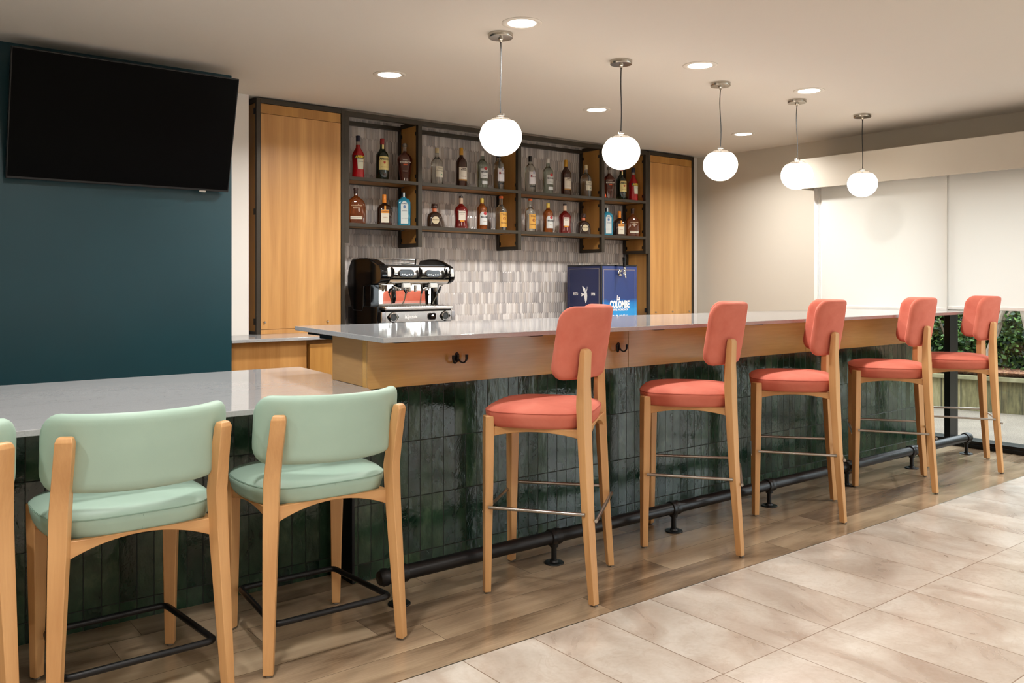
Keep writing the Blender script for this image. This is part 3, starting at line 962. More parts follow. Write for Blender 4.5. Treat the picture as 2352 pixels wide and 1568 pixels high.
# ------------------------------------------------------------------ television
def television():
    W, Ht = 1.226, 0.706
    t = thing('television', 'large dark flat-screen television tilted down on the teal wall', 'television', (1.345, 5.40, 1.852))
    tilt = Matrix.Rotation(radians(15.6), 4, 'X')
    obj('housing', MB().box((-W / 2, 0.0, 0), (W / 2, 0.030, Ht)).box((-W / 2 + 0.12, 0.03, 0.08), (W / 2 - 0.12, 0.052, Ht * 0.62)).xf(tilt), 'bezel', t, bevel=0.003)
    obj('screen', MB().box((-W / 2 + 0.007, -0.002, 0.014), (W / 2 - 0.007, 0.001, Ht - 0.007)).xf(tilt), 'screen', t, smooth=False)
    obj('sensor', MB().box((0.43, -0.003, -0.008), (0.47, 0.01, 0.003)).xf(tilt), 'nickel', t, bevel=0.001)
    mt = MB().box((-0.30, 0.035, 0.05), (0.30, 0.049, 0.20)).box((-0.25, -0.13 + 0.16, 0.30), (-0.21, 0.048, 0.55)).box((0.21, 0.03, 0.30), (0.25, 0.048, 0.55))
    mt.prism([(0.0, 0.06), (0.046, 0.06), (0.046, 0.56), (-0.115, 0.56)], -0.24, -0.22, 'x')
    mt.prism([(0.0, 0.06), (0.046, 0.06), (0.046, 0.56), (-0.115, 0.56)], 0.22, 0.24, 'x')
    obj('wall_mount', mt, 'black', t, smooth=False)
television()

# ------------------------------------------------------------------ bottles
def sx_ring(a, b, z, e, n=40):
    out = []
    for i in range(n):
        t = 2 * pi * i / n
        cx, cy = cos(t), sin(t)
        p = 2 / e
        out.append((math.copysign(abs(cx) ** p, cx) * a, math.copysign(abs(cy) ** p, cy) * b, z))
    return out
def round_body(prof):
    return MB().lathe(prof, n=32)
def sq_body(secs):
    return MB().loft([sx_ring(*s) for s in secs])
def patch(mb, wd, z0, z1, R, shape=None, rot=0.0, m=0, flat=None, off=0.0007):
    """curved (R) or flat label between z0 and z1, width wd; shape(q) scales width up the label"""
    n = 14; mm = 8
    vs = []; fs = []
    for j in range(mm + 1):
        q = j / mm
        sc = shape(q) if shape else 1.0
        for i in range(n + 1):
            s = (i / n - 0.5) * wd * sc
            z = z0 + (z1 - z0) * q
            if flat is None:
                a = s / R + rot
                vs.append(((R + off) * sin(a), -(R + off) * cos(a), z))
            else:
                vs.append((s, -flat - off, z))
    for j in range(mm):
        for i in range(n):
            a = j * (n + 1) + i
            fs.append((a, a + 1, a + n + 2, a + n + 1))
    mb.add(vs, fs, m)
    return mb

GL = {}
def gmat(key, rgb, rough=0.04, trans=0.0):
    if key not in GL:
        GL[key] = plain('glass_' + key, rgb, rough, **{'Transmission_Weight': trans, 'IOR': 1.45, 'Coat_Weight': 0.6, 'Coat_Roughness': 0.02})
    return GL[key]
def pmat(key, rgb, rough=0.5, metal=0.0):
    if key not in GL:
        GL[key] = plain(key, rgb, rough, metal)
    return GL[key]

def add_text(parent, txt, size, z, R=None, rgb=(30, 30, 30), flat=None, bold=0.02, shear=0.0, rot=0.0, sx=1.0, x=0.0, key=None, off=0.0014, name='lettering'):
    mb = letters(txt, size, bold, shear, sx)
    mb.v = [(a + x, b, c + z) for a, b, c in mb.v]
    if flat is None:
        wrap(mb, R + off - 0.0006, 0.0, rot)
    else:
        mb.v = [(a, -flat - off, c) for a, b, c in mb.v]
    return obj(name, mb, pmat(key or 'ink_%d_%d_%d' % rgb, rgb), parent, smooth=False)

def B(label_kind):
    return thing('liquor_bottle', '', 'bottle')

def neck(t, r, z0, z1, rgb, key, top=None):
    obj('cap', MB().lathe([(r, z0), (r * 1.03, z0 + 0.002), (r * 1.03, z1 - 0.003), (r * 0.9, z1), (0, z1)], n=24), pmat(key, rgb, 0.35), t)

def b_red():
    t = B(0)
    obj('glass', round_body([(0.0, 0), (0.040, 0.0), (0.043, 0.004), (0.043, 0.02), (0.040, 0.10), (0.0415, 0.13), (0.0435, 0.155), (0.0435, 0.18), (0.038, 0.20), (0.026, 0.222), (0.018, 0.236), (0.0165, 0.25), (0.016, 0.26)]), gmat('red', (188, 14, 26), 0.03, 0.3), t)
    obj('neck', MB().lathe([(0.0155, 0.258), (0.0145, 0.29)], n=24), gmat('clear_neck', (214, 206, 200), 0.03, 0.8), t)
    neck(t, 0.0155, 0.288, 0.333, (22, 26, 48), 'navy_cap')
    l = obj('label', patch(patch(MB(), 0.095, 0.150, 0.176, 0.0437, None, 0.35), 0.052, 0.070, 0.150, 0.0428, lambda q: 0.80 + 0.2 * q, 0.35, 1), [pmat('label_navy', (28, 30, 58)), pmat('label_pale', (214, 214, 190))], t)
    add_text(l, 'APEROL', 0.027, 0.163, 0.0437, (238, 206, 40), rot=0.35, bold=0.04, shear=0.15, sx=0.82)
    add_text(l, 'APERITIVO', 0.0075, 0.128, 0.0437, (60, 80, 120), rot=0.35)
    return t
def b_green():
    t = B(0)
    obj('glass', round_body([(0.0, 0), (0.043, 0.0), (0.0455, 0.004), (0.0455, 0.19), (0.043, 0.205), (0.036, 0.22), (0.024, 0.236), (0.0165, 0.252), (0.015, 0.285)]), gmat('green', (26, 40, 26), 0.03, 0.4), t)
    neck(t, 0.0152, 0.284, 0.333, (140, 26, 28), 'red_cap')
    l = obj('label', patch(patch(MB(), 0.082, 0.080, 0.187, 0.0457, lambda q: 1.0 if q < 0.8 else 1.0 - (q - 0.8) * 0.9, 0.25), 0.014, 0.236, 0.283, 0.0170, None, 0.25), pmat('label_cream', (226, 208, 140)), t)
    add_text(l, 'JAMESON', 0.0225, 0.164, 0.0457, (40, 50, 34), rot=0.25, bold=0.03, sx=0.86)
    add_text(l, 'IRISH WHISKEY', 0.0075, 0.102, 0.0457, (150, 120, 70), rot=0.25)
    obj('crest', patch(MB(), 0.016, 0.128, 0.146, 0.0464, lambda q: 0.55 + 0.45 * min(1, q * 2), 0.25), pmat('crest_red', (178, 60, 36)), l)
    return t
def b_angel():
    t = B(0)
    obj('glass', sq_body([(0.030, 0.020, 0, 2.6), (0.034, 0.024, 0.004, 2.6), (0.036, 0.026, 0.03, 2.5), (0.044, 0.028, 0.10, 2.4), (0.053, 0.030, 0.16, 2.3), (0.055, 0.030, 0.185, 2.2), (0.050, 0.029, 0.205, 2.2), (0.034, 0.024, 0.225, 2.1), (0.016, 0.016, 0.238, 2), (0.0135, 0.0135, 0.25, 2)]), gmat('bourbon', (104, 36, 18), 0.03, 0.6), t)
    obj('neck', MB().lathe([(0.0135, 0.249), (0.012, 0.288)], n=20), gmat('clear_neck', (214, 206, 200), 0.03, 0.8), t)
    obj('cap', MB().lathe([(0.0125, 0.286), (0.0175, 0.289), (0.0175, 0.305), (0.013, 0.315), (0.0, 0.318)], n=20), pmat('smoke_stopper', (120, 112, 104), 0.2), t)
    l = obj('label', patch(MB(), 0.030, 0.135, 0.146, 1, flat=0.0305), pmat('label_ember', (206, 92, 40)), t)
    add_text(l, "ANGEL'S", 0.010, 0.178, flat=0.0305, rgb=(220, 210, 196), off=0.0012)
    add_text(l, 'BOURBON', 0.017, 0.158, flat=0.0308, rgb=(228, 220, 208), off=0.0014, bold=0.03)
    add_text(l, 'WHISKEY', 0.009, 0.088, flat=0.0288, rgb=(210, 196, 180), off=0.0012)
    return t
def b_clear_teq():
    t = B(0)
    obj('glass', round_body([(0.0, 0), (0.044, 0.0), (0.0465, 0.005), (0.0465, 0.15), (0.0465, 0.175), (0.042, 0.195), (0.030, 0.213), (0.018, 0.228), (0.014, 0.24), (0.0135, 0.27)]), gmat('clear', (236, 240, 234), 0.01, 0.97), t)
    neck(t, 0.0145, 0.266, 0.308, (206, 190, 150), 'cork_cap')
    l = obj('label', patch(MB(), 0.066, 0.062, 0.150, 0.0467, None, 0.4), pmat('label_ivory', (222, 216, 196)), t)
    add_text(l, 'TEQUILA', 0.011, 0.135, 0.0467, (120, 120, 96), rot=0.4)
    add_text(l, 'Casamigos', 0.015, 0.115, 0.0467, (110, 112, 100), rot=0.4, shear=0.2)
    obj('palm_mark', patch(MB(), 0.020, 0.078, 0.090, 0.0474, lambda q: 1 - 0.6 * q, 0.6), pmat('palm_green', (110, 160, 132)), l)
    return t
def b_spiced():
    t = B(0)
    obj('glass', round_body([(0.0, 0), (0.040, 0.0), (0.043, 0.004), (0.043, 0.20), (0.042, 0.212), (0.033, 0.232), (0.018, 0.252), (0.0145, 0.262), (0.014, 0.275)]), gmat('rum', (70, 30, 16), 0.03, 0.5), t)
    neck(t, 0.0148, 0.27, 0.333, (196, 146, 40), 'gold_cap')
    l = obj('label', patch(patch(MB(), 0.078, 0.062, 0.165, 0.0432, None, 0.3), 0.078, 0.050, 0.063, 0.0432, None, 0.3, 1), [pmat('label_white', (230, 222, 208)), pmat('label_gold', (170, 124, 60))], t)
    add_text(l, 'Captain', 0.016, 0.156, 0.0432, (60, 40, 34), rot=0.3, bold=0.03, sx=0.85)
    add_text(l, 'MORGAN', 0.013, 0.141, 0.0432, (60, 40, 34), rot=0.3, bold=0.03, sx=0.85)
    add_text(l, 'SPICED RUM', 0.0085, 0.086, 0.0432, (150, 60, 40), rot=0.3)
    return t
def b_white_rum():
    t = B(0)
    obj('glass', round_body([(0.0, 0), (0.040, 0.0), (0.043, 0.004), (0.043, 0.19), (0.0435, 0.205), (0.038, 0.225), (0.024, 0.243), (0.0155, 0.255), (0.0145, 0.285)]), gmat('clear_green', (214, 234, 222), 0.01, 0.97), t)
    neck(t, 0.0145, 0.283, 0.325, (226, 224, 220), 'white_cap')
    l = obj('label', patch(patch(MB(), 0.080, 0.088, 0.172, 0.0432, None, 0.35), 0.050, 0.036, 0.064, 0.0432, None, 0.35), pmat('label_silver', (214, 216, 214)), t)
    add_text(l, 'BACARDI', 0.019, 0.142, 0.0432, (30, 34, 44), rot=0.35, bold=0.04, sx=0.85)
    add_text(l, 'SUPERIOR', 0.0085, 0.108, 0.0432, (80, 80, 84), rot=0.35)
    obj('roundel', wrap(MB().prism([(0.0145 * cos(a * pi / 12), 0.172 + 0.0145 * sin(a * pi / 12)) for a in range(24)], -0.0022, -0.0010, 'y'), 0.0432, 0, 0.42), pmat('roundel_red', (170, 40, 44)), l, smooth=False)
    return t
def b_vodka():
    t = B(0)
    obj('glass', round_body([(0.0, 0), (0.040, 0.0), (0.0425, 0.004), (0.0425, 0.21), (0.040, 0.226), (0.030, 0.245), (0.017, 0.262), (0.0145, 0.272), (0.014, 0.285)]), gmat('clear', (236, 240, 234), 0.01, 0.97), t)
    neck(t, 0.0148, 0.28, 0.330, (26, 24, 24), 'black_cap')
    l = obj('label', patch(patch(MB(), 0.074, 0.075, 0.185, 0.0427, None, 0.4), 0.060, 0.046, 0.062, 0.0427, None, 0.4, 1), [pmat('label_cool', (222, 218, 222)), pmat('label_black', (34, 30, 26))], t)
    add_text(l, 'Ketel One', 0.0145, 0.142, 0.0427, (70, 50, 70), rot=0.4, bold=0.02, sx=0.9)
    obj('crest', patch(MB(), 0.012, 0.136, 0.155, 0.0434, None, -0.05), pmat('crest_maroon', (138, 34, 46)), l)
    obj('stamp', patch(MB(), 0.020, 0.165, 0.198, 0.0434, None, 0.5), pmat('stamp_grey', (176, 180, 200)), l)
    return t
def b_flask():
    t = B(0)
    obj('glass', sq_body([(0.056, 0.028, 0, 3), (0.066, 0.034, 0.005, 3.2), (0.068, 0.036, 0.02, 3.2), (0.068, 0.036, 0.13, 3), (0.064, 0.035, 0.16, 2.8), (0.050, 0.031, 0.185, 2.5), (0.028, 0.022, 0.205, 2.2), (0.015, 0.015, 0.215, 2), (0.013, 0.013, 0.235, 2)]), gmat('amber', (160, 82, 34), 0.03, 0.8), t)
    obj('cap', MB().lathe([(0.0135, 0.232), (0.0150, 0.235), (0.0150, 0.262), (0.017, 0.264), (0.017, 0.278), (0.0, 0.280)], n=20), pmat('brown_cap', (62, 40, 32), 0.35), t)
    l = obj('label', patch(MB(), 0.080, 0.036, 0.056, 1, flat=0.0362), pmat('label_ivory', (222, 216, 196)), t)
    add_text(l, 'WOODFORD', 0.0125, 0.140, flat=0.0362, rgb=(206, 178, 140), off=0.0010)
    add_text(l, 'RESERVE', 0.0125, 0.122, flat=0.0362, rgb=(206, 178, 140), off=0.0010)
    add_text(l, 'KENTUCKY BOURBON', 0.0075, 0.046, flat=0.0362, rgb=(70, 60, 50), off=0.0016)
    return t
def b_orange():
    t = B(0)
    obj('glass', sq_body([(0.044, 0.036, 0, 4), (0.052, 0.044, 0.004, 5), (0.054, 0.046, 0.012, 5), (0.054, 0.046, 0.115, 4.5), (0.052, 0.044, 0.135, 3.6), (0.040, 0.036, 0.155, 2.8), (0.020, 0.020, 0.168, 2.2), (0.0145, 0.0145, 0.178, 2)]), gmat('dark_brown', (48, 24, 14), 0.03, 0.4), t)
    neck(t, 0.0145, 0.176, 0.245, (226, 134, 24), 'orange_cap')
    l = obj('label', patch(patch(patch(MB(), 0.056, 0.018, 0.120, 1, flat=0.0465), 0.054, 0.092, 0.116, 1, flat=0.0468, m=1), 0.012, 0.118, 0.150, 1, flat=0.0470, m=1), [pmat('label_ivory', (222, 216, 196)), pmat('label_orange', (222, 146, 40))], t)
    add_text(l, 'COINTREAU', 0.0105, 0.104, flat=0.0472, rgb=(120, 44, 20), bold=0.03, sx=0.85)
    add_text(l, 'LIQUEUR', 0.008, 0.060, flat=0.0465, rgb=(160, 90, 40))
    return t
def b_blue():
    t = B(0)
    obj('glass', sq_body([(0.040, 0.034, 0, 5), (0.045, 0.039, 0.004, 6), (0.046, 0.040, 0.012, 6), (0.047, 0.041, 0.19, 6), (0.040, 0.036, 0.212, 4), (0.022, 0.021, 0.226, 2.5), (0.015, 0.015, 0.234, 2)]), gmat('blue', (52, 168, 206), 0.03, 0.5), t)
    neck(t, 0.015, 0.232, 0.270, (26, 40, 52), 'ink_cap')
    l = obj('label', patch(patch(MB(), 0.052, 0.018, 0.196, 1, flat=0.0412, shape=lambda q: 1.0 if q < 0.88 else 1 - (q - 0.88) * 5.0), 0.012, 0.222, 0.268, 0.0162), pmat('label_skywhite', (214, 222, 220)), t)
    add_text(l, 'BOMBAY', 0.0115, 0.178, flat=0.0412, rgb=(70, 90, 120), bold=0.02, sx=0.9)
    add_text(l, 'SAPPHIRE', 0.0095, 0.120, flat=0.0412, rgb=(70, 90, 120), bold=0.01, sx=0.9)
    add_text(l, 'LONDON DRY GIN', 0.0055, 0.060, flat=0.0412, rgb=(90, 100, 120), sx=0.9)
    obj('medallion', MB().prism([(0.010 * cos(a * pi / 10), 0.152 + 0.013 * sin(a * pi / 10)) for a in range(20)], -0.0432, -0.0426, 'y'), pmat('medallion_blue', (96, 128, 170)), l, smooth=False)
    return t
def b_squat():
    t = B(0)
    obj('glass', sq_body([(0.052, 0.040, 0, 4), (0.058, 0.045, 0.004, 4.5), (0.0585, 0.046, 0.05, 4), (0.057, 0.045, 0.08, 3.2), (0.048, 0.039, 0.108, 2.6), (0.030, 0.027, 0.124, 2.2), (0.0165, 0.0165, 0.132, 2)]), gmat('smoke', (60, 42, 34), 0.03, 0.4), t)
    obj('neck', MB().lathe([(0.0168, 0.130), (0.0155, 0.135), (0.0155, 0.160)], n=20), pmat('copper_neck', (206, 110, 70), 0.4), t)
    obj('cap', MB().lathe([(0.0155, 0.158), (0.024, 0.163), (0.0255, 0.172), (0.022, 0.180), (0.024, 0.186), (0.020, 0.197), (0.0, 0.200)], n=20), pmat('brown_cap', (62, 40, 32), 0.35), t)
    l = obj('label', MB().prism([(0.027 * cos(a * pi / 14), 0.058 + 0.032 * sin(a * pi / 14)) for a in range(28)], -0.0475, -0.0455, 'y'), pmat('label_parch', (214, 200, 166)), t, smooth=False)
    add_text(l, 'Don Julio', 0.0125, 0.062, flat=0.0470, rgb=(74, 56, 40), shear=0.25, bold=0.02)
    return t
def b_rum():
    t = B(0)
    obj('glass', sq_body([(0.044, 0.036, 0, 3), (0.049, 0.040, 0.004, 3), (0.050, 0.041, 0.02, 3), (0.046, 0.038, 0.06, 2.8), (0.046, 0.038, 0.09, 2.8), (0.051, 0.041, 0.13, 2.8), (0.051, 0.041, 0.155, 2.6), (0.042, 0.036, 0.180, 2.4), (0.020, 0.020, 0.200, 2.1), (0.0145, 0.0145, 0.208, 2), (0.0140, 0.0140, 0.215, 2)]), gmat('cherry', (140, 18, 20), 0.03, 0.6), t)
    obj('neck', MB().lathe([(0.0148, 0.212), (0.0148, 0.262)], n=20), pmat('pale_neck', (206, 176, 150), 0.4), t)
    neck(t, 0.0155, 0.260, 0.278, (46, 34, 32), 'dark_cap')
    l = obj('label', patch(patch(MB(), 0.052, 0.070, 0.148, 1, flat=0.0415), 0.036, 0.056, 0.070, 1, flat=0.0415, m=1), [pmat('label_white', (230, 222, 208)), pmat('label_orange', (222, 146, 40))], t)
    add_text(l, 'APPLETON', 0.0105, 0.134, flat=0.0415, rgb=(80, 50, 44), sx=0.9)
    add_text(l, 'ESTATE', 0.008, 0.120, flat=0.0415, rgb=(80, 50, 44))
    return t
def b_gold_rum():
    t = B(0)
    obj('glass', round_body([(0.0, 0), (0.039, 0.0), (0.0415, 0.004), (0.0415, 0.165), (0.041, 0.180), (0.034, 0.197), (0.021, 0.211), (0.0145, 0.222), (0.014, 0.235)]), gmat('gold_rum', (190, 104, 44), 0.03, 0.8), t)
    neck(t, 0.0145, 0.230, 0.272, (208, 178, 70), 'yellow_cap')
    l = obj('label', patch(MB(), 0.080, 0.040, 0.150, 0.0417, lambda q: 1.0 if q < 0.85 else 1.0 - (q - 0.85) * 2, 0.35), pmat('label_silver', (214, 216, 214)), t)
    add_text(l, 'BACARDI', 0.018, 0.108, 0.0417, (30, 34, 44), rot=0.35, bold=0.04, sx=0.85)
    add_text(l, 'GOLD', 0.010, 0.070, 0.0417, (150, 110, 50), rot=0.35)
    obj('roundel', wrap(MB().prism([(0.0145 * cos(a * pi / 12), 0.138 + 0.0145 * sin(a * pi / 12)) for a in range(24)], -0.0022, -0.0010, 'y'), 0.0417, 0, 0.42), pmat('roundel_red', (170, 40, 44)), l, smooth=False)
    return t
def b_yellow():
    t = B(0)
    obj('glass', round_body([(0.0, 0), (0.042, 0.0), (0.0445, 0.004), (0.0445, 0.16), (0.0445, 0.175), (0.040, 0.192), (0.028, 0.210), (0.016, 0.226), (0.0135, 0.238), (0.013, 0.285)]), gmat('clear', (236, 240, 234), 0.01, 0.97), t)
    obj('cap', MB().lathe([(0.014, 0.282), (0.0165, 0.284), (0.0165, 0.302), (0.0, 0.304)], n=20), pmat('copper_cap', (214, 100, 40), 0.35), t)
    l = obj('label', patch(MB(), 0.074, 0.028, 0.158, 0.0447, None, 0.35), pmat('label_amber', (214, 160, 66)), t)
    add_text(l, "Tito's", 0.027, 0.140, 0.0447, (120, 70, 30), rot=0.35, shear=0.2, bold=0.02)
    add_text(l, 'Handmade', 0.013, 0.066, 0.0447, (120, 70, 30), rot=0.35, shear=0.2)
    obj('emblem', wrap(MB().prism([(0.014 * cos(a * pi / 12), 0.104 + 0.014 * sin(a * pi / 12)) for a in range(24)], -0.0016, -0.0010, 'y'), 0.0447, 0, 0.40), pmat('emblem_brown', (150, 84, 30)), l, smooth=False)
    return t

upper = [b_red, b_green, b_angel, b_clear_teq, b_spiced, b_white_rum, b_vodka]
lower = [b_flask, b_orange, b_blue, b_squat, b_rum, b_gold_rum, b_yellow]
ux = [3.210, 3.423, 3.631, 3.941, 4.186, 4.407, 4.587, 4.943, 5.154, 5.374, 5.628, 5.935, 6.102, 6.270]
lx = [3.190, 3.442, 3.620, 3.916, 4.183, 4.403, 4.611, 4.943, 5.154, 5.360, 5.595, 5.905, 6.075, 6.262]
ud = ['red aperitif bottle with navy cap', 'dark green whiskey bottle with cream label and red cap', 'bourbon bottle with tapering flat body and glass stopper', 'clear tequila bottle with ivory label and cork',
      'dark rum bottle with white label and tall gold cap', 'pale green-tinted rum bottle with white cap', 'clear vodka bottle with white label']
ld = ['wide amber bourbon flask bottle', 'dark brown orange-liqueur bottle with orange cap', 'bright blue gin bottle', 'squat smoky tequila bottle with oval label', 'cherry-red rum bottle with white and orange label',
      'amber rum bottle with silver label and yellow cap', 'clear bottle with large yellow label and copper cap']
GU, GLW = 'liquor bottles on the upper shelf', 'liquor bottles on the lower shelf'
for fns, xs, ds, zz, grp, sh in ((upper, ux, ud, 2.0925, GU, 'upper'), (lower, lx, ld, 1.7385, GLW, 'lower')):
    for k in range(7):
        a = fns[k]()
        yb = 6.035
        left = 'far left bay' if k < 3 else 'second bay from left'
        right = 'far right bay' if k < 3 else 'third bay from left'
        a.location = (xs[k], yb, zz); tag(a, '%s, %s shelf, %s' % (ds[k], sh, left), 'bottle', grp)
        a.rotation_euler = (0, 0, radians(-22)); a.scale = (1.12, 1.12, 1.0)
        dup(a, (xs[13 - k], yb, zz), radians(-22), '%s, %s shelf, %s' % (ds[k], sh, right), grp)

# ------------------------------------------------------------------ espresso machine
def espresso():
    t = thing('espresso_machine', 'two-group chrome and black espresso machine on the back counter', 'espresso machine', (3.508, 5.62, ZB))
    hw = 0.300
    K = M['glossblack']
    # base with chrome front and feet
    b = MB().box((-hw + 0.01, 0.012, 0.05), (hw - 0.01, 0.46, 0.185))
    obj('base', b, 'glossblack', t, bevel=0.004)
    ff = MB().prism(rrect(hw - 0.005, 0.040, 0.006, 3, 0, 0.110), -0.004, 0.014, 'y')
    bp = obj('front_panel', ff, 'chrome2', t, bevel=0.002)
    for s in (-1, 1):
        obj('corner_block', MB().box((s * (hw + 0.010) - 0.016, -0.006, 0.072), (s * (hw + 0.010) + 0.016, 0.05, 0.150)), 'ribbed', t, bevel=0.003)
    obj('side_panel', MB().box((-hw - 0.045, 0.03, 0.045), (-hw - 0.012, 0.50, 0.19)), 'glossblack', t, bevel=0.006)
    obj('side_panel', MB().box((hw + 0.002, 0.04, 0.045), (hw + 0.022, 0.50, 0.19)), 'glossblack', t, bevel=0.006)
    for x in (-0.22, 0.22):
        for y in (0.07, 0.41):
            obj('foot', MB().lathe([(0.022, 0.0), (0.022, 0.01), (0.015, 0.014), (0.015, 0.052)], (x, y, 0), 16), 'glossblack', t)
    # gauges
    for gx in (-0.232, 0.232):
        g = obj('gauge', MB().prism([(gx - 0.052, 0.110), (gx - 0.026, 0.140), (gx, 0.152), (gx + 0.026, 0.140), (gx + 0.052, 0.110), (gx + 0.026, 0.080), (gx, 0.068), (gx - 0.026, 0.080)], -0.008, -0.003, 'y'), 'glossblack', t, bevel=0.001)
        obj('bezel_ring', MB().lathe([(0.034, 0.006), (0.034, 0.014), (0.029, 0.016), (0.027, 0.010)], (gx, -0.0, 0.110), 28, axis='y', caps=False), 'chrome', g)
        obj('dial', MB().lathe([(0.0275, 0.0095), (0.0, 0.0097)], (gx, 0.0, 0.110), 24, axis='y', caps=False), 'dial', g)
    sw = obj('switch', MB().prism(rrect(0.036, 0.026, 0.018, 6, 0.112, 0.110), -0.012, -0.003, 'y'), 'glossblack', t, bevel=0.002)
    obj('switch_knob', MB().lathe([(0.013, 0.011), (0.012, 0.018), (0.0, 0.019)], (0.112, 0.0, 0.110), 20, axis='y'), 'chrome', sw)
    tx = letters('laSpaziale', 0.040, 0.03, 0.15, 0.72, 0.001)
    tx.v = [(x - 0.075, -0.0055, z + 0.110) for x, y, z in tx.v]
    obj('lettering', tx, pmat('print_silver', (238, 236, 232), 0.4), bp, smooth=False)
    # drip tray
    tr = MB().box((-hw - 0.005, -0.02, 0.163), (hw + 0.002, 0.34, 0.190))
    obj('drip_tray', tr, 'chrome2', t, bevel=0.007, seg=4)
    gr = MB()
    for i in range(25):
        x = -0.27 + i * 0.0225
        gr.box((x, 0.0, 0.190), (x + 0.006, 0.24, 0.1935))
    obj('grid', gr, 'rod', t, smooth=False)
    # mirror backsplash and side posts
    obj('mirror_panel', MB().box((-0.262, 0.245, 0.19), (0.262, 0.26, 0.40)), 'mirror', t, smooth=False)
    for x in (-0.245, 0.245):
        obj('screw', MB().lathe([(0.008, -0.245), (0.006, -0.241), (0.0, -0.240)], (x, 0.0, 0.27), 12, axis='y'), 'nickel', t)
    # body above
    obj('body', MB().box((-hw + 0.01, 0.26, 0.185), (hw - 0.01, 0.48, 0.40)), 'glossblack', t, bevel=0.004)
    prof = [(0.02, 0.385), (-0.012, 0.400), (-0.020, 0.430), (-0.018, 0.462), (-0.004, 0.486), (0.02, 0.495), (0.46, 0.500), (0.48, 0.38), (0.30, 0.37)]
    head = obj('head_panel', MB().prism(prof, -0.272, 0.272, 'x'), 'chrome2', t, bevel=0.004)
    obj('panel_trim', MB().prism([(-0.0215, 0.394), (-0.0225, 0.400), (0.01, 0.402), (0.01, 0.392)], -0.272, 0.272, 'x'), 'glossblack', head, smooth=False)
    # lower curved lip
    obj('lower_lip', MB().prism([(0.05, 0.352), (0.0, 0.365), (-0.016, 0.384), (-0.018, 0.394), (0.05, 0.394)], -0.262, 0.262, 'x'), 'chrome2', t, bevel=0.002)
    # wings
    wing = [(-0.032, 0.395), (-0.036, 0.42), (-0.030, 0.462), (-0.006, 0.492), (0.05, 0.512), (0.12, 0.538), (0.19, 0.552), (0.30, 0.556), (0.43, 0.550), (0.47, 0.50), (0.49, 0.46), (0.50, 0.42), (0.50, 0.34), (0.44, 0.18), (0.40, 0.15), (0.26, 0.15), (0.24, 0.20), (0.24, 0.34), (0.12, 0.352), (0.02, 0.362), (-0.02, 0.378)]
    for s in (-1, 1):
        a = -hw - 0.048 if s < 0 else hw - 0.026
        wo = obj('wing', MB().prism(wing, a, a + (0.078 if s < 0 else 0.034), 'x'), 'glossblack', t, bevel=0.010, seg=4)
        obj('end_light', MB().prism([(-0.041, 0.412), (-0.044, 0.43), (-0.038, 0.466), (-0.030, 0.478), (-0.026, 0.44), (-0.028, 0.412)], s * 0.281 - 0.015, s * 0.281 + 0.012, 'x'), 'frost', wo, bevel=0.002)
    # tapered front post right, left
    obj('side_panel', MB().box((-hw - 0.036, 0.15, 0.15), (-0.262, 0.46, 0.42)), 'glossblack', t, bevel=0.004)
    for x in (0.268,):
        obj('post', MB().prism([(x - 0.014, 0.37), (x + 0.016, 0.37), (x + 0.006, 0.19), (x - 0.002, 0.19)], 0.16, 0.19, 'y'), 'glossblack', t, bevel=0.002)
    # top cup rail
    rail = MB()
    for z in (0.518, 0.548):
        rail.tube([(-0.30, 0.20, z + 0.003), (0.085, 0.20, z), (0.105, 0.22, z), (0.105, 0.44, z)], 0.0038, 8)
    ro = obj('cup_rail', rail, 'chrome', t)
    obj('rail_post', MB().tube([(0.088, 0.198, 0.498), (0.094, 0.20, 0.556)], 0.006, 8), 'glossblack', ro)
    obj('top_tray', MB().box((-0.27, 0.05, 0.497), (0.27, 0.46, 0.504)), 'glossblack', t, bevel=0.002)
    # keypads and steam knobs
    for kx in (-0.128, 0.108):
        k = obj('keypad', MB().prism(rrect(0.066, 0.029, 0.028, 8, kx, 0.438), -0.032, -0.016, 'y'), 'glossblack', t, bevel=0.004)
        bt = MB()
        for i in range(5):
            bt.lathe([(0.0068, 0.032), (0.006, 0.034), (0.0, 0.0345)], (kx - 0.040 + i * 0.020, 0, 0.430 - (0.004 if i == 2 else 0)), 12, axis='y')
        obj('buttons', bt, 'chrome', k)
    for kx in (-0.252, -0.010, 0.220):
        kb = MB().tube([(kx - 0.006, -0.018, 0.402), (kx + 0.002, -0.040, 0.425), (kx - 0.004, -0.044, 0.462), (kx - 0.008, -0.030, 0.478)], [0.009, 0.014, 0.014, 0.009], 12)
        kb.tube([(kx, -0.04, 0.432), (kx + 0.030, -0.060, 0.424)], [0.010, 0.013], 12)
        obj('steam_knob', kb, 'glossblack', t)
    # group heads, wands, portafilters
    for gx in (-0.135, 0.105):
        g = MB().lathe([(0.0, 0.305), (0.030, 0.308), (0.036, 0.315), (0.036, 0.352), (0.030, 0.362)], (gx, 0.085, 0), 24)
        go = obj('group_head', g, 'chrome', t)
        obj('group_cover', MB().box((gx - 0.014, -0.018, 0.326), (gx + 0.054, 0.06, 0.364)), 'frost', go, bevel=0.008, seg=3)
        obj('collar', MB().lathe([(0.020, 0.0), (0.022, 0.02), (0.022, 0.03)], (gx - 0.045, 0.03, 0.345), 16, axis='x'), 'glossblack', go)
        pf = MB().tube([(gx - 0.02, 0.05, 0.325), (gx - 0.06, 0.0, 0.320)], 0.007, 10)
        obj('spout', MB().tube([(gx + 0.075, 0.05, 0.35), (gx + 0.075, 0.04, 0.30)], [0.012, 0.010], 12), 'nickel', go)
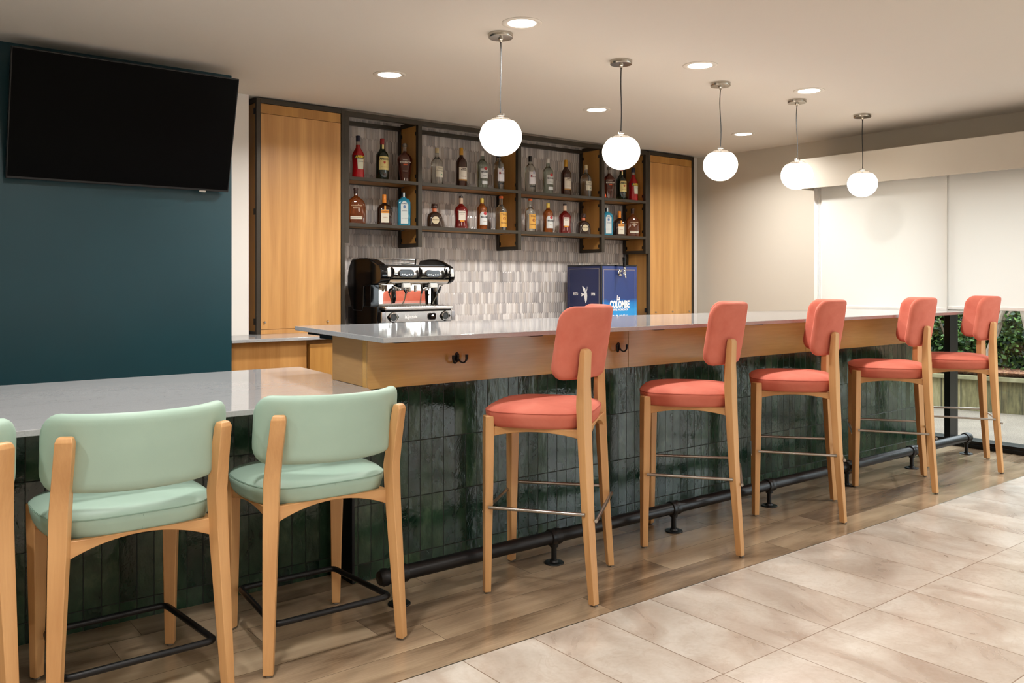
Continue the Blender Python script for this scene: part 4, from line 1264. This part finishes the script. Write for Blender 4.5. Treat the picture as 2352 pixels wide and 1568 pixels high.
    def wand(pts, nm='steam_wand'):
        wv = obj(nm, MB().tube(pts[:3], 0.0055, 10), 'rod', t)
        obj('wand_sleeve', MB().tube(pts[2:4], 0.009, 10), 'glossblack', wv)
        obj('wand_tip', MB().tube(pts[3:], [0.0045] * (len(pts) - 3), 10), 'rod', wv)
    wand([(-0.23, 0.02, 0.345), (-0.18, 0.0, 0.325), (-0.135, 0.0, 0.322), (-0.112, 0.0, 0.29), (-0.118, 0.02, 0.24), (-0.130, 0.03, 0.205)])
    wand([(0.10, 0.02, 0.330), (0.06, 0.0, 0.328), (0.032, 0.0, 0.318), (0.020, 0.0, 0.285), (0.026, 0.02, 0.24), (0.030, 0.03, 0.200)])
    wand([(0.225, 0.02, 0.350), (0.20, 0.0, 0.345), (0.196, 0.0, 0.335), (0.176, 0.0, 0.290), (0.155, 0.02, 0.24), (0.140, 0.03, 0.205)])
    obj('portafilter_handle', MB().tube([(-0.236, -0.01, 0.345), (-0.234, -0.014, 0.325), (-0.234, -0.02, 0.25), (-0.234, -0.02, 0.215)], [0.009, 0.017, 0.018, 0.010], 14), 'glossblack', t)
    obj('water_spout', MB().tube([(-0.022, 0.02, 0.35), (-0.022, 0.02, 0.300)], [0.012, 0.010], 12), 'nickel', t)
M['chrome2'] = plain('polished_steel', (226, 222, 216), 0.27, 1.0)
M['mirror'] = plain('mirror_steel', (232, 226, 216), 0.02, 1.0)
M['ribbed'] = plain('ribbed_chrome', (220, 220, 220), 0.2, 1.0)
M['frost'] = plain('frosted_plastic', (208, 208, 204), 0.3)
M['dial'] = plain('gauge_face', (58, 60, 60), 0.3)
espresso()

# ------------------------------------------------------------------ cold coffee tap box
def tap_box():
    x0, x1, y0, y1, zt = 5.430, 5.892, 5.62, 6.08, 1.445
    t = thing('coffee_tap_box', 'navy blue cold coffee dispenser box with a black tap handle', 'dispenser', ((x0 + x1) / 2, y0, ZB))
    W = (x1 - x0) / 2; D = y1 - y0; Hh = zt - ZB
    navy = plain('navy_panel', (14, 28, 74), 0.16)
    n2 = NT('graded_blue_front')
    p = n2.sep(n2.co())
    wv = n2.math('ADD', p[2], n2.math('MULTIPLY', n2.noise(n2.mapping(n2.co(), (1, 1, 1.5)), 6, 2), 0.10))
    n2.base(n2.ramp(wv, [(0.17, lin((40, 142, 206))), (0.235, lin((26, 104, 178))), (0.27, lin((36, 60, 118))), (0.6, lin((46, 62, 118)))]))  # bright blue towards the bottom, slate blue above a wavy edge
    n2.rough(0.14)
    obj('cabinet', MB().box((-W, 0.008, 0.0), (W, D, Hh - 0.012)), navy, t, bevel=0.003)
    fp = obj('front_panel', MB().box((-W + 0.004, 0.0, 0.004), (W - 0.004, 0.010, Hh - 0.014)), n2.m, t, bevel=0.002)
    obj('lid', MB().box((-W - 0.002, -0.001, Hh - 0.012), (W + 0.002, D, Hh)), 'glossblack', t, bevel=0.002)
    obj('corner_post', MB().box((-W - 0.003, -0.004, 0.0), (-W + 0.010, 0.010, Hh - 0.012)), 'glossblack', t, smooth=False)
    ln = MB(); e = 0.028; wd = 0.0028; y = -0.0007
    za, zb = 0.02, Hh - 0.045
    for (a, b, c, d) in ((-W + e, W - e, zb - wd, zb), (-W + e, -W + e + wd, za, zb), (W - e - wd, W - e, za, zb)):
        ln.box((a, y, c), (b, 0.001, d))
    obj('gold_border', ln, 'kegtrim', fp, smooth=False)
    # left side artwork (faces -x)
    sd = MB(); xx = -W - 0.0007
    for (a, b, c, d) in ((e, D - e, zb - wd + 0.01, zb + 0.01), (e, e + wd, za, zb + 0.01), (D - e - wd, D - e, za, zb + 0.01)):
        sd.box((xx, a, c), (xx + 0.002, b, d))
    side = obj('side_panel', MB().box((-W - 0.0004, 0.016, 0.01), (-W + 0.002, D - 0.006, Hh - 0.02)), navy, t, smooth=False)
    obj('gold_border', sd, 'kegtrim', side, smooth=False)
    R90 = Matrix.Rotation(radians(-90), 4, 'Z')
    def side_art(mb, u, z, nm):
        # artwork drawn facing -y is turned to face -x; u is measured from the back edge towards the front
        mb.xf(R90)
        mb.v = [(-W - 0.0012, b + (D - u), c + z) for a, b, c in mb.v]
        obj(nm, mb, 'kegwhite', side, smooth=False)
    side_art(letters('ESTD', 0.036, 0.03, 0, 0.75), 0.120, 0.262, 'lettering')
    side_art(letters('1994', 0.036, 0.03, 0, 0.75), 0.352, 0.262, 'lettering')
    dove = [(-0.030, 0.078), (-0.010, 0.066), (0.012, 0.052), (0.018, 0.030), (0.022, 0.026), (0.034, 0.050), (0.036, 0.070), (0.030, 0.076), (0.040, 0.066), (0.038, 0.044), (0.028, 0.020), (0.034, 0.010), (0.038, -0.014), (0.034, -0.050),
            (0.022, -0.085), (0.014, -0.080), (0.006, -0.055), (0.0, -0.030), (-0.010, -0.010), (-0.042, -0.022), (-0.036, -0.006), (-0.046, 0.012), (-0.018, 0.002), (0.0, 0.010), (-0.012, 0.026), (-0.024, 0.050)]
    mb = MB(); mb.add([(x, 0, z) for x, z in dove], [tuple(range(len(dove)))])
    side_art(mb, 0.238, 0.262, 'dove_mark')
    def front(txt, size, x, z, bold, sx, shear=0.0):
        mb = letters(txt, size, bold, shear, sx, 0.0012)
        mb.v = [(a + x, b, c + z) for a, b, c in mb.v]
        obj('lettering', mb, 'kegwhite', fp, smooth=False)
    front('La', 0.060, -0.016, 0.226, 0.03, 0.8, 0.1)
    front('COLOMBE', 0.090, 0.0, 0.166, 0.05, 0.60)
    front('COFFEE WORKSHOP', 0.026, 0.0, 0.118, 0.03, 0.9)
    front('COLD BREW', 0.045, -0.01, 0.055, 0.02, 0.9)
    # faucet
    zt2 = Hh - 0.075
    fx = 0.005
    sh = obj('tap', MB().lathe([(0.030, 0.0), (0.030, 0.006), (0.024, 0.010), (0.012, 0.012), (0.010, 0.045), (0.014, 0.048), (0.016, 0.056), (0.012, 0.066), (0.0, 0.068)], (fx, 0.0, zt2), 24, axis='y'), 'chrome', t)
    obj('spout', MB().tube([(fx, -0.056, zt2), (fx, -0.068, zt2 - 0.022), (fx, -0.072, zt2 - 0.050)], [0.011, 0.009, 0.008], 12), 'chrome', sh)
    obj('ferrule', MB().lathe([(0.010, 0.0), (0.013, 0.01), (0.009, 0.022), (0.013, 0.032), (0.010, 0.048)], (fx, -0.056, zt2 + 0.006), 16), 'chrome', sh)
    obj('tap_handle', MB().lathe([(0.011, 0.0), (0.013, 0.02), (0.018, 0.085), (0.017, 0.092), (0.0, 0.094)], (fx, -0.056, zt2 + 0.052), 16), 'glossblack', sh)
tap_box()

# ------------------------------------------------------------------ outdoors, seen under the shades
def outside():
    g = NT('gravel_path')
    f = g.noise(g.co(), 90, 4, 0.7); f2 = g.noise(g.co(), 3, 3)
    g.base(g.ramp(g.math('ADD', g.math('MULTIPLY', f, 0.8), g.math('MULTIPLY', f2, 0.2)), [(0.3, lin((74, 66, 56))), (0.5, lin((112, 101, 88))), (0.7, lin((146, 136, 122)))]))
    g.rough(0.9)
    g.bump(f, 0.5, 0.01)
    obj('ground', MB().box((7.4, -14, -0.2), (9.95, 18, -0.10)), g.m, smooth=False, kind='structure', label='pale gravel path outside the window')
    dirx = 0.235
    def wx(y): return 9.58 + dirx * (4.55 - y)
    pt = NT('weathered_planks')
    p = pt.sep(pt.co())
    u = pt.math('DIVIDE', p[1], 0.19)
    r, rc = pt.white(pt.comb(pt.math('FLOOR', u), 0.0, 4.0))
    fu = pt.math('FRACT', u)
    gap = pt.ramp(pt.math('MINIMUM', fu, pt.math('SUBTRACT', 1.0, fu)), [(0.02, (0, 0, 0)), (0.05, (1, 1, 1))])
    st = pt.noise(pt.mapping(pt.co(), (1, 6, 1.2)), 5, 4, 0.6)
    c = pt.ramp(pt.math('ADD', pt.math('MULTIPLY', st, 0.7), pt.math('MULTIPLY', r, 0.3)), [(0.25, lin((66, 62, 40))), (0.5, lin((116, 108, 74))), (0.75, lin((150, 140, 106)))])
    pt.base(pt.mix(gap, lin((66, 62, 44)), c)); pt.rough(0.85)
    rw = thing('retaining_wall', 'low weathered timber retaining wall with a cap board beside the gravel path', 'wall', (0, 0, 0))
    y0, y1 = -12.0, 16.0
    obj('boards', MB().prism([(wx(y0), y0), (wx(y1), y1), (wx(y1) + 0.08, y1), (wx(y0) + 0.08, y0)], -0.15, 0.235), pt.m, rw, smooth=False)
    cp = NT('cap_board'); cp.base(cp.ramp(cp.noise(cp.mapping(cp.co(), (6, 0.6, 1)), 5, 4), [(0.3, lin((104, 98, 70))), (0.7, lin((142, 136, 106)))])); cp.rough(0.85)
    obj('cap', MB().prism([(wx(y0) - 0.05, y0), (wx(y1) - 0.05, y1), (wx(y1) + 0.22, y1), (wx(y0) + 0.22, y0)], 0.235, 0.285), cp.m, rw, bevel=0.008)
    # leaf mulch slope
    mu = NT('fallen_leaf_bed')
    v = mu.n('ShaderNodeTexVoronoi'); mu.l(mu.co(), v.inputs['Vector']); v.inputs['Scale'].default_value = 48
    mu.base(mu.ramp(mu.sep(v.outputs['Color'])[0], [(0.0, lin((70, 46, 32))), (0.35, lin((120, 74, 50))), (0.65, lin((158, 108, 76))), (1.0, lin((180, 146, 112)))]))
    mu.rough(0.9); mu.bump(v.outputs['Distance'], 0.8, 0.03)
    mb = MB()
    mb.prism([(wx(y0) + 0.08, y0), (wx(y1) + 0.08, y1), (18, 20), (18, -16)], -0.1, 0.22)
    mb.add([(wx(y0) + 0.2, y0, 0.22), (wx(y1) + 0.2, y1, 0.22), (13.5 + 2, 18, 0.5), (13.5, -14, 0.5), (30, 18, 1.0), (30, -14, 1.0)], [(0, 3, 2, 1), (3, 5, 4, 2)])
    obj('ground', mb, mu.m, smooth=False, kind='structure', label='bed of fallen brown leaves above the retaining wall')
    lf = [plain('leaf_dark', (36, 60, 32), 0.45), plain('leaf_mid', (66, 98, 44), 0.45), plain('leaf_light', (112, 142, 68), 0.45), plain('leaf_deep', (20, 36, 24), 0.5)]
    def leaf_cloud(c, rx, ry, rz, n, seed, size=0.07):
        rng = random.Random(seed); mb = MB()
        clumps = [(rng.uniform(-1, 1), rng.uniform(-1, 1), rng.uniform(-0.8, 1)) for _ in range(40)]
        for i in range(n):
            cl = rng.choice(clumps)
            u = Vector((rng.gauss(cl[0] * 0.75, 0.16), rng.gauss(cl[1] * 0.75, 0.16), rng.gauss(cl[2] * 0.75, 0.14)))
            if u.length > 1.15: u *= 1.15 / u.length
            p = Vector((c[0] + u.x * rx, c[1] + u.y * ry, max(c[2] + u.z * rz, c[2] - rz * 0.95)))
            d = Vector((rng.uniform(-1, 1), rng.uniform(-1, 1), rng.uniform(-0.3, 0.9))).normalized()
            s = d.cross(Vector((rng.uniform(-1, 1), rng.uniform(-1, 1), rng.uniform(-1, 1)))).normalized()
            L = size * rng.uniform(0.6, 1.3); ww = L * 0.24
            nn = d.cross(s) * L * 0.08
            vs = [p, p + d * L * 0.3 + s * ww, p + d * L * 0.72 + s * ww * 0.9, p + d * L - nn, p + d * L * 0.72 - s * ww * 0.9, p + d * L * 0.3 - s * ww]
            mb.add(vs, [(0, 1, 2, 3, 4, 5)], rng.choice([0, 0, 1, 1, 1, 2, 3]))
        return mb
    rng = random.Random(11)
    spots = []
    for k, y in enumerate((5.25, 4.75, 4.2, 3.5, 6.0, 2.7, 1.8)):
        spots.append((wx(y) + 0.72 + 0.1 * (k % 2), y, 0.60))
    for y in (5.9, 4.9, 7.0, 3.9):
        spots.append((wx(y) + 2.1, y, 1.25))
    names = ['leafy evergreen shrub left of the black window mullion, past the bar end', 'leafy evergreen shrub directly behind the black window mullion', 'leafy evergreen shrub behind the end stool, under the cream shade',
             'leafy evergreen shrub at the right picture edge', 'evergreen shrub hidden behind the right end of the bar', 'evergreen shrub beyond the right picture edge', 'evergreen shrub farthest beyond the right picture edge',
             'tall evergreen shrub of the back row, behind the bar end', 'tall evergreen shrub of the back row, behind the end stool', 'tall evergreen shrub of the back row, far left', 'tall evergreen shrub of the back row, at the right picture edge']
    for k, (x, y, z) in enumerate(spots):
        t = thing('garden_shrub', names[k], 'shrub', (x, y, 0.2), 0, 'shrubs above the retaining wall')
        obj('foliage', leaf_cloud((0, 0, z - 0.1), 0.55, 0.50, 0.62 if k < 7 else 1.1, 10000 if k < 4 else 3400, 40 + k, 0.058 if k < 4 else 0.1), lf, t, smooth=False)
        st = MB()
        for i in range(6):
            a = rng.uniform(0, 2 * pi)
            st.tube([(0.05 * cos(a), 0.05 * sin(a), -0.05), (0.2 * cos(a), 0.2 * sin(a), z * 0.5), (0.5 * cos(a), 0.5 * sin(a), z * 1.1)], [0.03, 0.02, 0.008], 6)
        obj('stems', st, 'bark', t)
    for k, (x, y, lean, lab) in enumerate([(11.9, 4.35, 0.16, 'pale forked trunk just right of the end stool backrest'), (12.2, 4.0, -0.25, 'pale leaning trunk at the right picture edge'), (12.0, 5.35, 0.1, 'slim pale trunk left of the mullion')]):
        if k < 2:
            t = thing('small_tree', lab, 'tree', (9.86, (4.17, 3.73)[k], 0.25), 0, 'small trees outside the window')
            d = (-0.16, 0.15)[k]
            obj('trunk', MB().tube([(0, 0, -0.05), (0.0, 0.01, 0.3), (0.0, d * 0.5, 0.55), (0.02, d, 0.85), (0.05, d * 1.8, 1.3), (0.1, d * 2.2, 2.4)], [0.036, 0.032, 0.028, 0.024, 0.02, 0.012], 8), 'bark', t)
            obj('branch', MB().tube([(0.0, d * 0.4, 0.45), (0.02, -0.12, 0.62), (0.04, -0.30, 0.86), (0.05, -0.5, 1.3)], [0.02, 0.016, 0.013, 0.008], 8), 'bark', t)
            continue
        t = thing('small_tree', lab, 'tree', (x, y, 0.3), 0, 'small trees outside the window')
        obj('trunk', MB().tube([(0, 0, -0.1), (0.05, lean * 0.3, 0.6), (0.0, lean * 1.6, 1.3), (0.1, lean * 3.2, 2.2), (0.1, lean * 5, 3.6)], [0.07, 0.055, 0.045, 0.035, 0.02], 8), 'bark', t)
        obj('branch', MB().tube([(0.02, lean * 0.6, 0.75), (0.1, -lean * 1.2 - 0.2, 1.2), (0.15, -lean * 2 - 0.6, 2.0)], [0.035, 0.028, 0.015], 8), 'bark', t)
        obj('branch', MB().tube([(0.02, lean * 1.4, 1.2), (0.1, lean * 2 + 0.4, 1.5), (0.15, lean * 2 + 1.1, 1.7)], [0.028, 0.022, 0.012], 8), 'bark', t)
    # hedge mass far behind: dark woodland edge
    wd = thing('woodland_hedge', 'dark green hedge closing the garden behind the shrubs', 'hedge', (16.5, 4, 1.5))
    obj('foliage', leaf_cloud((0, 0, 1.0), 1.6, 12.0, 2.4, 22000, 99, 0.22), lf, wd, smooth=False)
    obj('core', MB().loft([[(x, -12, z) for x, z in ((0.2, -1.2), (1.8, -1.2), (1.6, 2.6), (0.5, 2.6))], [(x, 12, z) for x, z in ((0.2, -1.2), (1.8, -1.2), (1.6, 2.6), (0.5, 2.6))]]), lf[3], wd, smooth=False)
M['bark'] = plain('grey_bark', (126, 114, 100), 0.85, vary=0.25, scale=14)
outside()

bpy.data.objects.remove(_fo)
